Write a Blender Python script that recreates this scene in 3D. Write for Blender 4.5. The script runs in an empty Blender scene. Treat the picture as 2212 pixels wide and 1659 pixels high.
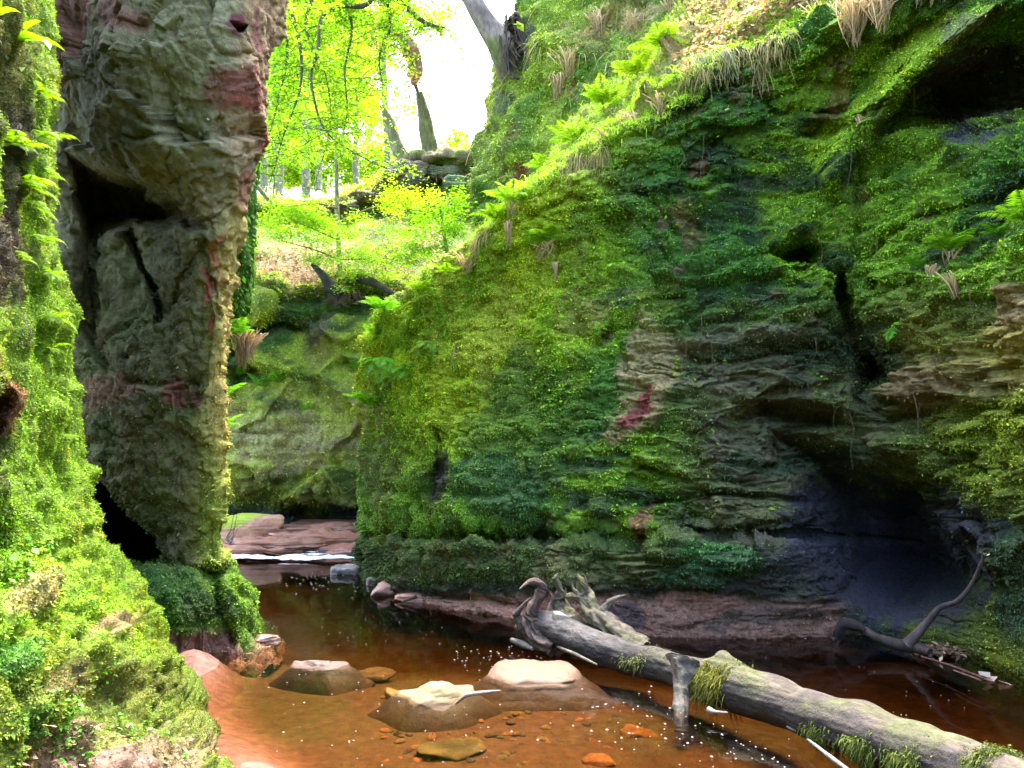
import bpy, math, random
import numpy as np
from math import radians, sin, cos, pi

# ------------------------------------------------------------------ camera, world, sun, exposure
PITCH = radians(5.9); FPX = 1659.0; CX, CY = 1106.0, 829.5; CAMZ = 1.6
sc = bpy.context.scene
col = sc.collection
cam_d = bpy.data.cameras.new('camera'); cam = bpy.data.objects.new('camera', cam_d); col.objects.link(cam)
cam_d.sensor_width = 36.0; cam_d.lens = 36.0 * FPX / 2212.0
cam_d.clip_start = 0.05; cam_d.clip_end = 2000
cam.location = (0, 0, CAMZ); cam.rotation_euler = (radians(90) + PITCH, 0, 0)
sc.camera = cam
SUN_EL, SUN_AZ = radians(68), radians(10)          # azimuth from +Y towards +X
w = bpy.data.worlds.new('World'); sc.world = w; w.use_nodes = True
wn = w.node_tree; wn.nodes.clear()
wo = wn.nodes.new('ShaderNodeOutputWorld'); wb = wn.nodes.new('ShaderNodeBackground'); sky = wn.nodes.new('ShaderNodeTexSky')
sky.sky_type = 'NISHITA'; sky.sun_disc = False; sky.sun_elevation = SUN_EL; sky.sun_rotation = SUN_AZ
sky.air_density = 1.0; sky.dust_density = 4.0; sky.ozone_density = 0.6
wb.inputs['Strength'].default_value = 0.15
wn.links.new(sky.outputs[0], wb.inputs['Color']); wn.links.new(wb.outputs[0], wo.inputs['Surface'])
sl = bpy.data.lights.new('sun', 'SUN'); so = bpy.data.objects.new('sun', sl); col.objects.link(so)
sl.energy = 1.05; sl.angle = radians(25); sl.color = (1.0, 0.95, 0.84)
import mathutils
sdir = mathutils.Vector((sin(SUN_AZ) * cos(SUN_EL), cos(SUN_AZ) * cos(SUN_EL), sin(SUN_EL)))
so.rotation_euler = sdir.to_track_quat('Z', 'Y').to_euler(); so.location = sdir * 60
sc.view_settings.view_transform = 'Standard'; sc.view_settings.look = 'None'
sc.view_settings.exposure = 3.65; sc.view_settings.gamma = 1.0
sc.render.engine = 'CYCLES'
sc.cycles.max_bounces = 6; sc.cycles.diffuse_bounces = 3; sc.cycles.glossy_bounces = 3
sc.cycles.transmission_bounces = 4; sc.cycles.transparent_max_bounces = 8; sc.cycles.volume_bounces = 0
sc.cycles.use_denoising = True; sc.cycles.caustics_reflective = False; sc.cycles.caustics_refractive = False

rng = np.random.default_rng(7)
random.seed(7)

# ------------------------------------------------------------------ numeric helpers
cp, sp = cos(PITCH), sin(PITCH)
def P(px, py, d):
    """photo direction (2212-wide) at a distance d along +Y -> world point(s)"""
    px = np.asarray(px, float); py = np.asarray(py, float); d = np.asarray(d, float)
    dx = (px - CX) / FPX; dy = (CY - py) / FPX
    Y = cp - dy * sp; Z = sp + dy * cp
    return np.stack([dx / Y * d, d + 0 * px, CAMZ + Z / Y * d], -1)
def PW(px, py, z=0.0):
    dx = (px - CX) / FPX; dy = (CY - py) / FPX
    Y = cp - dy * sp; Z = sp + dy * cp
    return P(px, py, (z - CAMZ) / Z * Y)
def DW(py, z=0.0): return float(PW(0, py, z)[1])

def _h(ix, iy, iz, seed):
    n = (ix.astype(np.uint32) * np.uint32(374761393) + iy.astype(np.uint32) * np.uint32(668265263)
         + iz.astype(np.uint32) * np.uint32(2147483647) + np.uint32(seed * 1274126177 & 0xffffffff))
    n = (n ^ (n >> np.uint32(13))) * np.uint32(1274126177)
    n = (n ^ (n >> np.uint32(15))) * np.uint32(2246822519)
    n = n ^ (n >> np.uint32(14))
    return n.astype(np.float32) / np.float32(4294967295.0)
def vn(p, seed=0):
    """value noise -1..1, p (...,3)"""
    f = np.floor(p); t = (p - f).astype(np.float32); i = f.astype(np.int64)
    t = t * t * t * (t * (t * 6 - 15) + 10)
    x, y, z = i[..., 0], i[..., 1], i[..., 2]; a, b, c = t[..., 0], t[..., 1], t[..., 2]
    with np.errstate(over='ignore'):
        def L(u, v, q): return u + (v - u) * q
        r = L(L(L(_h(x, y, z, seed), _h(x+1, y, z, seed), a), L(_h(x, y+1, z, seed), _h(x+1, y+1, z, seed), a), b),
              L(L(_h(x, y, z+1, seed), _h(x+1, y, z+1, seed), a), L(_h(x, y+1, z+1, seed), _h(x+1, y+1, z+1, seed), a), b), c)
    return r * 2 - 1
def fbm(p, freq=1.0, oct=4, seed=0, rough=0.5, stretch=(1, 1, 1)):
    q = p * (np.asarray(stretch) * freq); s = 0; a = 1; tot = 0
    for o in range(oct):
        s = s + a * vn(q + 13.7 * o, seed + o); tot += a; a *= rough; q = q * 2.03
    return s / tot
def ridged(p, freq=1.0, oct=4, seed=0, rough=0.5, stretch=(1, 1, 1)):
    q = p * (np.asarray(stretch) * freq); s = 0; a = 1; tot = 0
    for o in range(oct):
        s = s + a * (1 - 2 * np.abs(vn(q + 7.3 * o, seed + o))); tot += a; a *= rough; q = q * 2.03
    return s / tot
def billow(p, freq=1.0, oct=3, seed=0, rough=.5, stretch=(1, 1, 1)):
    q = p * (np.asarray(stretch) * freq); s = 0; a = 1; tot = 0
    for o in range(oct):
        s = s + a * np.abs(vn(q + 5.1 * o, seed + o)); tot += a; a *= rough; q = q * 2.07
    return s / tot
def cracks(p, freq, seed, width=.05, stretch=(1, 1, 1)):
    q = p + fbm(p, freq * 1.5, 3, seed + 40)[..., None] * .35 / freq
    return np.exp(-(vn(q * (np.asarray(stretch) * freq), seed) / width) ** 2)
def facet(p, freq, seed, stretch=(1, 1, 1), tilt=1.0, step=.3):
    """broken rock: every irregular cell is a tilted flat face"""
    q = (p * (np.asarray(stretch) * freq)).astype(np.float32); q = q + (fbm(q, .8, 2, seed + 60) * .35)[..., None]; ip = np.floor(q).astype(np.int64)
    best = np.full(q.shape[:-1], 1e9, np.float32); h = np.zeros(q.shape[:-1], np.float32)
    with np.errstate(over='ignore'):
        for dx in (-1, 0, 1):
            for dy in (-1, 0, 1):
                for dz in (-1, 0, 1):
                    x, y, z = ip[..., 0] + dx, ip[..., 1] + dy, ip[..., 2] + dz
                    o = np.stack([x + _h(x, y, z, seed), y + _h(x, y, z, seed + 1), z + _h(x, y, z, seed + 2)], -1); v = q - o; d = (v * v).sum(-1)
                    g = np.stack([_h(x, y, z, seed + 3) - .5, _h(x, y, z, seed + 4) - .5, _h(x, y, z, seed + 5) - .5], -1)
                    m = d < best; best = np.where(m, d, best); h = np.where(m, (v * g).sum(-1) * tilt + step * (_h(x, y, z, seed + 6) - .5), h)
    return h / freq
def terrace(h, k, edge=.75):
    q = h * k; f = q - np.floor(q); t = np.clip((f - edge) / (1 - edge), 0, 1); return (np.floor(q) + t * t * (3 - 2 * t)) / k
def sstep(a, b, x):
    t = np.clip((x - a) / (b - a), 0, 1); return t * t * (3 - 2 * t)
def catmat(n, ts):
    M = np.zeros((len(ts), n))
    for k, t in enumerate(ts):
        i = min(int(t), n - 2); f = t - i
        wts = [(-f + 2*f*f - f**3) / 2, (2 - 5*f*f + 3*f**3) / 2, (f + 4*f*f - 3*f**3) / 2, (-f*f + f**3) / 2]
        for j, wt in zip((i-1, i, i+1, i+2), wts):
            if j < 0: M[k, 0] += 2 * wt; M[k, 1] -= wt
            elif j > n - 1: M[k, n-1] += 2 * wt; M[k, n-2] -= wt
            else: M[k, j] += wt
    return M
def even(ctrl, axis, nout):
    seg = np.sqrt((np.diff(ctrl[..., :2], axis=axis) ** 2).sum(-1)).mean(1 - axis) + 6
    c = np.concatenate([[0], np.cumsum(seg)]); return np.interp(np.linspace(0, c[-1], nout), c, np.arange(len(c)))
def surf(ctrl, nr, nc):
    """ctrl (R,C,3) of photo x, photo y, distance -> dense grid of the same"""
    ctrl = np.asarray(ctrl, float)
    A = catmat(ctrl.shape[0], even(ctrl, 0, nr)); B = catmat(ctrl.shape[1], even(ctrl, 1, nc))
    return np.einsum('ri,ijk,cj->rck', A, ctrl, B)
def seg_dist(px, py, pts):
    d = np.full(px.shape, 1e9)
    for (x0, y0), (x1, y1) in zip(pts[:-1], pts[1:]):
        vx, vy = x1 - x0, y1 - y0; t = np.clip(((px-x0)*vx + (py-y0)*vy) / (vx*vx + vy*vy), 0, 1)
        d = np.minimum(d, np.hypot(px - x0 - t*vx, py - y0 - t*vy))
    return d
def poly_in(px, py, pts, soft):
    """1 deep inside the outline, 0 outside"""
    ins = np.zeros(px.shape, bool); n = len(pts)
    for i in range(n):
        x0, y0 = pts[i]; x1, y1 = pts[(i+1) % n]
        if y0 == y1: continue
        c = ((y0 > py) != (y1 > py)) & (px < (x1-x0) * (py-y0) / (y1-y0) + x0); ins ^= c
    d = seg_dist(px, py, list(pts) + [pts[0]])
    return np.where(ins, sstep(0, soft, d), 0)

# ------------------------------------------------------------------ materials
def mat(name, build):
    m = bpy.data.materials.new(name); m.use_nodes = True; nt = m.node_tree; nt.nodes.clear()
    out = nt.nodes.new('ShaderNodeOutputMaterial'); build(nt, out); return m
def N(nt, typ, **k):
    n = nt.nodes.new(typ)
    for a, b in k.items():
        if a in n.inputs: n.inputs[a].default_value = b
        else: setattr(n, a, b)
    return n
def rock_mat(name, rough=0.85, bump=0.5, scale=30, var=0.35, spec=0.25, stretch=(1, 1, 1), dist=0.02):
    def b(nt, out):
        L = nt.links.new
        at = N(nt, 'ShaderNodeAttribute', attribute_name='Col')
        tc = N(nt, 'ShaderNodeTexCoord'); mp = N(nt, 'ShaderNodeMapping'); mp.inputs['Scale'].default_value = stretch
        L(tc.outputs['Object'], mp.inputs[0])
        n1 = N(nt, 'ShaderNodeTexNoise', Scale=scale, Detail=8.0, Roughness=0.65); L(mp.outputs[0], n1.inputs[0])
        n2 = N(nt, 'ShaderNodeTexNoise', Scale=scale * 4.3, Detail=4.0, Roughness=0.7); L(mp.outputs[0], n2.inputs[0])
        r = N(nt, 'ShaderNodeMapRange'); r.inputs['From Min'].default_value = .3; r.inputs['From Max'].default_value = .7
        r.inputs['To Min'].default_value = 1 - var; r.inputs['To Max'].default_value = 1 + var
        L(n1.outputs[0], r.inputs[0])
        mx = N(nt, 'ShaderNodeVectorMath', operation='SCALE'); L(at.outputs['Color'], mx.inputs[0]); L(r.outputs[0], mx.inputs['Scale'])
        ad = N(nt, 'ShaderNodeMath', operation='ADD'); L(n1.outputs[0], ad.inputs[0])
        ml = N(nt, 'ShaderNodeMath', operation='MULTIPLY'); L(n2.outputs[0], ml.inputs[0]); ml.inputs[1].default_value = .4
        L(ml.outputs[0], ad.inputs[1])
        bp = N(nt, 'ShaderNodeBump', Strength=bump, Distance=dist); L(ad.outputs[0], bp.inputs['Height'])
        pr = N(nt, 'ShaderNodeBsdfPrincipled', Roughness=rough); pr.inputs['Specular IOR Level'].default_value = spec
        L(mx.outputs[0], pr.inputs['Base Color']); L(bp.outputs[0], pr.inputs['Normal']); L(pr.outputs[0], out.inputs[0])
    return mat(name, b)
def leaf_mat(name, trans=0.35, boost=(1.25, 1.2, 0.5), rough=0.7):
    def b(nt, out):
        L = nt.links.new
        at = N(nt, 'ShaderNodeAttribute', attribute_name='Col')
        pr = N(nt, 'ShaderNodeBsdfPrincipled', Roughness=rough); pr.inputs['Specular IOR Level'].default_value = 0.2
        L(at.outputs['Color'], pr.inputs['Base Color'])
        tm = N(nt, 'ShaderNodeVectorMath', operation='MULTIPLY'); L(at.outputs['Color'], tm.inputs[0]); tm.inputs[1].default_value = boost
        tr = N(nt, 'ShaderNodeBsdfTranslucent'); L(tm.outputs[0], tr.inputs[0])
        mx = N(nt, 'ShaderNodeMixShader'); mx.inputs[0].default_value = trans
        L(pr.outputs[0], mx.inputs[1]); L(tr.outputs[0], mx.inputs[2]); L(mx.outputs[0], out.inputs[0])
    return mat(name, b)
M_ROCK = rock_mat('mossy_rock', bump=1.0, scale=26, var=.6, dist=.03)
M_LICHEN = rock_mat('lichen_rock', bump=0.9, scale=14, var=.45, dist=.03)
M_WET = rock_mat('wet_sandstone', rough=0.35, bump=0.5, scale=18, spec=0.5, var=.3, stretch=(1, 1, 2.5))
M_STONE = rock_mat('dry_sandstone', rough=0.6, bump=0.35, scale=25, spec=0.35, var=.18)
M_BED = rock_mat('stream_bed', rough=0.8, bump=0.6, scale=12, var=.45)
M_BARK = rock_mat('bark', bump=0.8, scale=16, var=.5, stretch=(1, 1, .25))
M_LOG = rock_mat('weathered_wood', rough=0.72, bump=0.9, scale=14, var=.45, spec=.25)
M_MOSS = leaf_mat('moss_leaves', .25, (1.2, 1.2, .6))
M_LEAF = leaf_mat('beech_leaves', .55, (1.5, 1.45, .5), .5)
M_FERN = leaf_mat('fern_leaves', .45, (1.4, 1.4, .5), .5)
M_DRY = leaf_mat('dry_leaves', .3, (1.1, 1, .8), .8)

# ------------------------------------------------------------------ object helpers
def tag(o, label=None, cat=None, group=None, kind=None):
    if label: o['label'] = label
    if cat: o['category'] = cat
    if group: o['group'] = group
    if kind: o['kind'] = kind
    return o
def mesh_np(name, V, F, C, material, parent=None, smooth=True):
    """V (n,3), F (m,k) equal sided faces, C (n,3) point colours"""
    V = np.ascontiguousarray(V, dtype=np.float32).reshape(-1, 3); F = np.ascontiguousarray(F, dtype=np.int32)
    m = bpy.data.meshes.new(name); k = F.shape[1]
    m.vertices.add(len(V)); m.vertices.foreach_set('co', V.ravel())
    m.loops.add(F.size); m.loops.foreach_set('vertex_index', F.ravel())
    m.polygons.add(len(F)); m.polygons.foreach_set('loop_start', np.arange(0, F.size, k, dtype=np.int32))
    m.polygons.foreach_set('use_smooth', np.full(len(F), smooth))
    m.update(calc_edges=True)
    C = np.asarray(C, dtype=np.float32)
    if C.ndim == 1: C = np.tile(C, (len(V), 1))
    ca = m.color_attributes.new('Col', 'FLOAT_COLOR', 'POINT')
    rgba = np.ones((len(V), 4), np.float32); rgba[:, :3] = np.clip(C, 0, 1); ca.data.foreach_set('color', rgba.ravel())
    m.materials.append(material)
    o = bpy.data.objects.new(name, m); col.objects.link(o)
    if parent is not None: o.parent = parent
    return o
def grid_faces(nr, nc, flip=False):
    i = np.arange(nr * nc).reshape(nr, nc)
    f = np.stack([i[:-1, :-1], i[:-1, 1:], i[1:, 1:], i[1:, :-1]], -1).reshape(-1, 4)
    return f[:, ::-1] if flip else f
def normals(W):
    du = np.gradient(W, axis=1); dv = np.gradient(W, axis=0); n = np.cross(dv, du)
    n /= np.linalg.norm(n, axis=-1, keepdims=True) + 1e-9; return n
def mixc(c, c2, m): return c + (np.asarray(c2) - c) * m[..., None]
def empty(name, loc, rz=0):
    o = bpy.data.objects.new(name, None); col.objects.link(o); o.location = [float(v) for v in loc]; o.rotation_euler = (0, 0, rz); o.empty_display_size = .1; return o

# palette (linear base colours)
YEL = (.30, .36, .02); LIME = (.17, .33, .012); GRN = (.07, .17, .015); DGR = (.028, .085, .018); BGR = (.03, .11, .045)
OLV = (.14, .15, .03); BRN = (.11, .07, .035); DBR = (.045, .03, .022); RED = (.30, .07, .045); PNK = (.48, .22, .15)
GRY = (.20, .21, .13); TAN = (.36, .29, .13); STR = (.48, .36, .18); PUR = (.10, .05, .05); BLK = (.03, .027, .03)

def paint(C, G, W, blobs, warp=26, seed=50):
    """patches of a different growth, bare stone or painted cave shade: (x, y, rx, ry, angle, colour, strength)"""
    wx = fbm(W, 2.2, 4, seed) * warp * 1.6; wy = fbm(W, 2.2, 4, seed + 9) * warp * 1.6
    nz = fbm(W, 7.0, 3, seed + 20)
    for (x, y, rx, ry, ang, c, s) in blobs:
        a = radians(ang); X = G[..., 0] + wx - x; Y = G[..., 1] + wy - y
        u = (X * cos(a) + Y * sin(a)) / rx; v = (-X * sin(a) + Y * cos(a)) / ry
        m = sstep(1.15, .75, np.sqrt(u*u + v*v) + .35 * nz) * s
        C = mixc(C, c, m)
    return C
def build_cliff(name, ctrl, nr, nc, feats, disp, colour, material, seed=1, flip=False, warp=14, substrate=.35):
    G = surf(ctrl, nr, nc)
    W0 = P(G[..., 0], G[..., 1], G[..., 2])
    wx = G[..., 0] + warp * fbm(W0, 1.6, 3, seed + 70); wy = G[..., 1] + warp * fbm(W0, 1.6, 3, seed + 80)
    n0 = normals(W0)
    for f in feats:
        if f[0] == 'poly': G[..., 2] += f[3] * poly_in(wx, wy, f[1], f[2])
        elif f[0] == 'line': G[..., 2] += f[3] * np.exp(-(seg_dist(wx, wy, f[1]) / f[2]) ** 2)
        elif f[0] == 'brow':
            _, pts, amp, w1, w2 = f; xs_, ys_ = zip(*pts); yl = np.interp(wx, xs_, ys_); dy = wy - yl
            G[..., 2] += amp * sstep(0, w1, dy) * np.exp(-np.maximum(dy, 0) / w2) * sstep(xs_[0], xs_[0] + 30, wx) * sstep(xs_[-1], xs_[-1] - 50, wx)
        elif f[0] == 'bulge':
            _, x, y, rx, ry, a = f; G[..., 2] += a * np.exp(-((wx-x)/rx)**2 - ((wy-y)/ry)**2)
    W = P(G[..., 0], G[..., 1], G[..., 2])
    W = W + n0 * disp(W, G)[..., None]
    n = normals(W)
    C = colour(W, G, n)
    g = sstep(1.0, 1.35, C[..., 1] / (C[..., 0] + 1e-4))       # dark substrate under living moss, with the shade between leaflets painted in
    o = mesh_np(name, W.reshape(-1, 3), grid_faces(nr, nc, flip), (C * (1 - substrate * g)[..., None]).reshape(-1, 3), material)
    return o, W, G, n, C

def leaves_on(name, W, G, n, C, N_, size, dens, material=M_MOSS, hang=.6, out=.6, rnd=.7, seed=0, sgn=1, lift=.004, aspect=.55, jit=.35, dpow=1.3, bright=1.3):
    """ground-cover leaflets scattered over a surface grid"""
    r = np.random.default_rng(seed)
    a = np.linalg.norm(np.cross(W[1:, :-1] - W[:-1, :-1], W[:-1, 1:] - W[:-1, :-1]), axis=-1)
    g = G[:-1, :-1]; vis = (g[..., 0] > -120) & (g[..., 0] < 2340) & (g[..., 1] > -120) & (g[..., 1] < 1720)
    wgt = a * dens[:-1, :-1] * vis / g[..., 2] ** dpow
    p = wgt.ravel() / wgt.sum(); idx = r.choice(len(p), N_, p=p); i, j = np.unravel_index(idx, wgt.shape)
    u, v = r.random(N_)[:, None], r.random(N_)[:, None]
    A, B, Cc, D = W[i, j], W[i, j+1], W[i+1, j], W[i+1, j+1]
    pos = A*(1-u)*(1-v) + B*u*(1-v) + Cc*(1-u)*v + D*u*v
    nn = n[i, j] * sgn; cc = C[i, j]
    t = nn * out + np.array([0, 0, -hang]) + r.normal(0, rnd, (N_, 3)); t /= np.linalg.norm(t, axis=1, keepdims=True)
    wd = np.cross(t, nn + r.normal(0, .4, (N_, 3))); wd /= np.linalg.norm(wd, axis=1, keepdims=True) + 1e-9
    s = size * np.exp(r.normal(0, .35, N_))[:, None]
    pos = pos + nn * lift
    V = np.stack([pos, pos + t*s*.5 + wd*s*aspect*.5, pos + t*s + nn*s*.1, pos + t*s*.5 - wd*s*aspect*.5], 1)
    k = bright * np.exp(r.normal(0, jit, N_))[:, None]; hue = r.normal(0, .12, (N_, 1))
    cl = cc * k * np.concatenate([1 + hue, 1 + 0*hue, 1 - hue], 1)
    o = mesh_np(name, V.reshape(-1, 3), np.arange(N_*4).reshape(-1, 4), np.repeat(cl, 4, 0), material, smooth=False)
    return o

# ================================================================== THE SETTING: CLIFFS
# ---- A: near left mossy wall and bank
A = []
for row in [  # (x,y,d) from frame edge to hidden back
    [(-1500,-500,1.0),(-500,-450,1.6),(-60,-420,2.5),(60,-400,3.3),(112,-380,4.1),(60,-380,5.2),(-60,-380,7)],
    [(-1500,-100,1.0),(-500,-60,1.6),(-60,0,2.5),(60,0,3.3),(118,0,4.1),(70,0,5.2),(-60,0,7)],
    [(-1500,250,1.0),(-500,250,1.6),(-60,250,2.5),(62,250,3.3),(124,250,4.1),(70,250,5.2),(-60,250,7)],
    [(-1500,520,1.0),(-500,520,1.6),(-60,520,2.5),(60,520,3.3),(130,520,4.1),(70,520,5.2),(-60,520,7)],
    [(-1500,800,1.0),(-500,800,1.55),(-60,780,2.4),(76,780,3.3),(155,780,4.2),(90,780,5.2),(-60,780,7)],
    [(-1500,1100,1.0),(-500,1050,1.5),(-60,1000,2.3),(90,1000,3.3),(182,1000,4.4),(110,1000,5.6),(-40,1000,7)],
    [(-1500,1400,.95),(-500,1300,1.45),(-60,1200,2.2),(110,1180,3.3),(235,1175,4.6),(190,1150,6.2),(60,1140,7.4)],
    [(-1500,1800,.9),(-500,1500,1.4),(-60,1340,2.1),(160,1310,3.2),(312,1300,4.9),(290,1260,6.6),(160,1230,7.8)],
    [(-1500,2300,.9),(-500,1750,1.3),(-60,1480,2.0),(200,1430,3.05),(356,1405,5.0),(350,1385,6.5),(240,1350,8)],
    [(-1500,2900,.85),(-500,2050,1.2),(-60,1600,1.95),(215,1530,2.95),(372,1520,4.72),(400,1440,6.3),(300,1420,8)],
    [(-1500,3400,.85),(-500,2500,1.1),(-60,1760,1.9),(245,1640,2.9),(450,1659,3.98),(450,1560,5.2),(380,1500,6.5)],
    [(-1500,3900,.85),(-500,2900,1.05),(0,2000,1.7),(330,1840,2.6),(500,1780,3.55),(540,1720,4.4),(480,1640,5.6)],
    [(-1500,4300,.85),(-500,3300,1.0),(60,2300,1.55),(420,2060,2.3),(660,1960,3.1),(700,1880,3.7),(640,1760,4.8)],
]: A.append(row)
def dispA(W, G):
    drip = sstep(1200, 900, G[..., 1])
    v = ridged(W, 2.2, 3, 11, stretch=(2.2, 2.2, .45)) * .10 * drip
    l = fbm(W, 2.0, 3, 12) * .08 + ridged(W, 7, 3, 13) * .030 + fbm(W, 22, 3, 14) * .014
    low = sstep(900, 1150, G[..., 1])
    return -(v + l) + (billow(W, 6, 3, 17) - .3) * (.05 + .10 * low) + (billow(W, 2.2, 2, 20) - .45) * .14 * low
def colA(W, G, n):
    t = fbm(W, 2.5, 4, 15)[..., None] * .5 + .5
    C = np.array((.28, .46, .015)) * t + np.array((.12, .25, .012)) * (1 - t)
    C = mixc(C, YEL, sstep(.0, .5, fbm(W, 4, 3, 16)) * .7)
    C = mixc(C, DBR, sstep(.25, .6, ridged(W, 1.6, 3, 18, stretch=(2, 2, .5))) * .75 * sstep(1250, 1000, G[..., 1]) * sstep(110, 60, G[..., 0]))
    C = mixc(C, OLV, sstep(1330, 1480, G[..., 1] + 40*fbm(W, 3, 2, 19)) * .6)
    return paint(C, G, W, [
        (30, 330, 26, 320, 0, DBR, .85), (15, 900, 24, 150, 0, (.16, .05, .03), .9), (30, 560, 30, 120, 0, DBR, .8),
        (20, 130, 40, 120, 0, OLV, .8), (60, 560, 30, 60, 0, BRN, .7), (20, 1020, 30, 80, 10, DBR, .8),
        (290, 1640, 200, 50, -4, (.24, .14, .11), .95), (150, 1600, 110, 36, -12, (.20, .13, .09), .8), (240, 1350, 80, 24, -20, (.26, .16, .09), .8),
        (60, 1300, 40, 40, 0, TAN, .75), (150, 1480, 70, 40, 0, BRN, .7), (60, 1560, 60, 40, 0, GRN, .8), (30, 1410, 60, 40, 0, (.06, .24, .04), .6),
        (400, 1600, 70, 70, 30, (.16, .16, .05), .5), (300, 1480, 80, 50, 0, OLV, .6), (80, 850, 60, 160, 0, LIME, .6), (60, 1120, 90, 120, 0, LIME, .7)], seed=51)
oA, WA, GA, nA, CA = build_cliff('cliff', A, 460, 300, [('line', [(20, 250), (40, 420), (30, 640)], 16, .25), ('line', [(10, 850), (20, 1000)], 14, .25), ('line', [(70, 640), (95, 900)], 8, .1)], dispA, colA, M_ROCK, seed=1)
tag(oA, kind='structure')

# ---- B: lichen covered overhanging buttress
Brows = [
    [(-200,-450,9),(80,-450,7.4),(200,-430,6.6),(380,-420,5.9),(540,-400,6.0),(625,-400,6.9),(560,-400,8.5),(300,-400,10)],
    [(-200,-60,9),(90,-60,7.4),(190,-40,6.7),(360,-20,6.0),(520,0,6.05),(612,0,6.9),(550,0,8.6),(300,0,10)],
    [(-150,180,9),(100,170,7.5),(180,180,7.0),(340,190,6.2),(500,190,6.15),(588,190,6.95),(530,190,8.6),(300,190,10)],
    [(-100,340,9.2),(110,340,7.7),(190,345,7.4),(320,350,6.6),(460,350,6.3),(557,350,7.0),(505,350,8.6),(300,350,10)],
    [(-80,480,9.4),(120,470,7.9),(210,470,7.7),(330,480,7.3),(430,480,6.55),(530,470,7.05),(480,480,8.6),(300,480,10)],
    [(-60,640,9.0),(120,640,7.8),(210,640,7.8),(320,640,7.35),(420,640,6.85),(512,620,7.1),(460,640,8.6),(300,640,10)],
    [(-60,830,8.6),(130,830,8.0),(210,830,7.5),(310,830,7.2),(400,830,6.95),(490,820,7.15),(440,830,8.6),(300,830,10)],
    [(-40,1020,8.6),(140,1020,7.9),(220,1010,7.5),(310,1000,7.25),(400,1000,7.05),(482,1000,7.2),(430,1000,8.6),(300,1000,10)],
    [(0,1190,8.2),(160,1190,8.0),(240,1190,7.7),(320,1180,7.4),(400,1170,7.15),(482,1160,7.2),(440,1160,8.8),(300,1160,10)],
    [(0,1255,7.2),(170,1250,7.1),(240,1245,6.95),(320,1238,6.8),(410,1225,6.85),(502,1220,7.05),(470,1200,8.8),(300,1200,10)],
    [(0,1340,6.6),(180,1330,6.6),(260,1330,6.55),(340,1325,6.5),(440,1315,6.6),(543,1320,6.95),(520,1270,8.8),(300,1250,10)],
    [(0,1420,6.5),(200,1415,6.5),(290,1410,6.5),(370,1408,6.5),(465,1402,6.6),(562,1388,6.85),(550,1330,8.6),(400,1280,10)],
    [(0,1500,6.4),(230,1490,6.4),(310,1490,6.3),(385,1480,6.2),(480,1460,6.35),(600,1425,6.6),(610,1370,8.0),(460,1310,10)],
]
def dispB(W, G):
    y = G[..., 1]; x = G[..., 0]
    up = sstep(560, 300, y)
    groove = ridged(W, 1.7, 3, 21, stretch=(2.4, 2.4, .35)) * .07 * sstep(380, 470, x) * sstep(300, 600, y)
    Wq = W + fbm(W, 2.5, 3, 39)[..., None] * .12
    slab = fbm(W, .8, 3, 22) * .07 + facet(W, 1.1, 23, (1, 1, 1.1), .36, .03) * (.5 + .5 * up) + facet(W, 3.6, 25, (1, 1, 1.2), .36, .06) + facet(W, 11, 27, (1, 1, 1.2), .4, .10) + cracks(W, 1.0, 33, .02, (1, 1, 1.3)) * .05
    r = fbm(W, 12, 3, 24, rough=.6) * (.008 + .022 * (1 - up)) + ridged(W, 6, 3, 26, stretch=(1, 1, .6)) * .034 * (1 - up)
    base = ridged(W, 3.2, 3, 27, stretch=(1.6, 1.6, .7)) * .09 * sstep(1200, 1240, y)
    return -(groove + slab + r + base)
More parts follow.
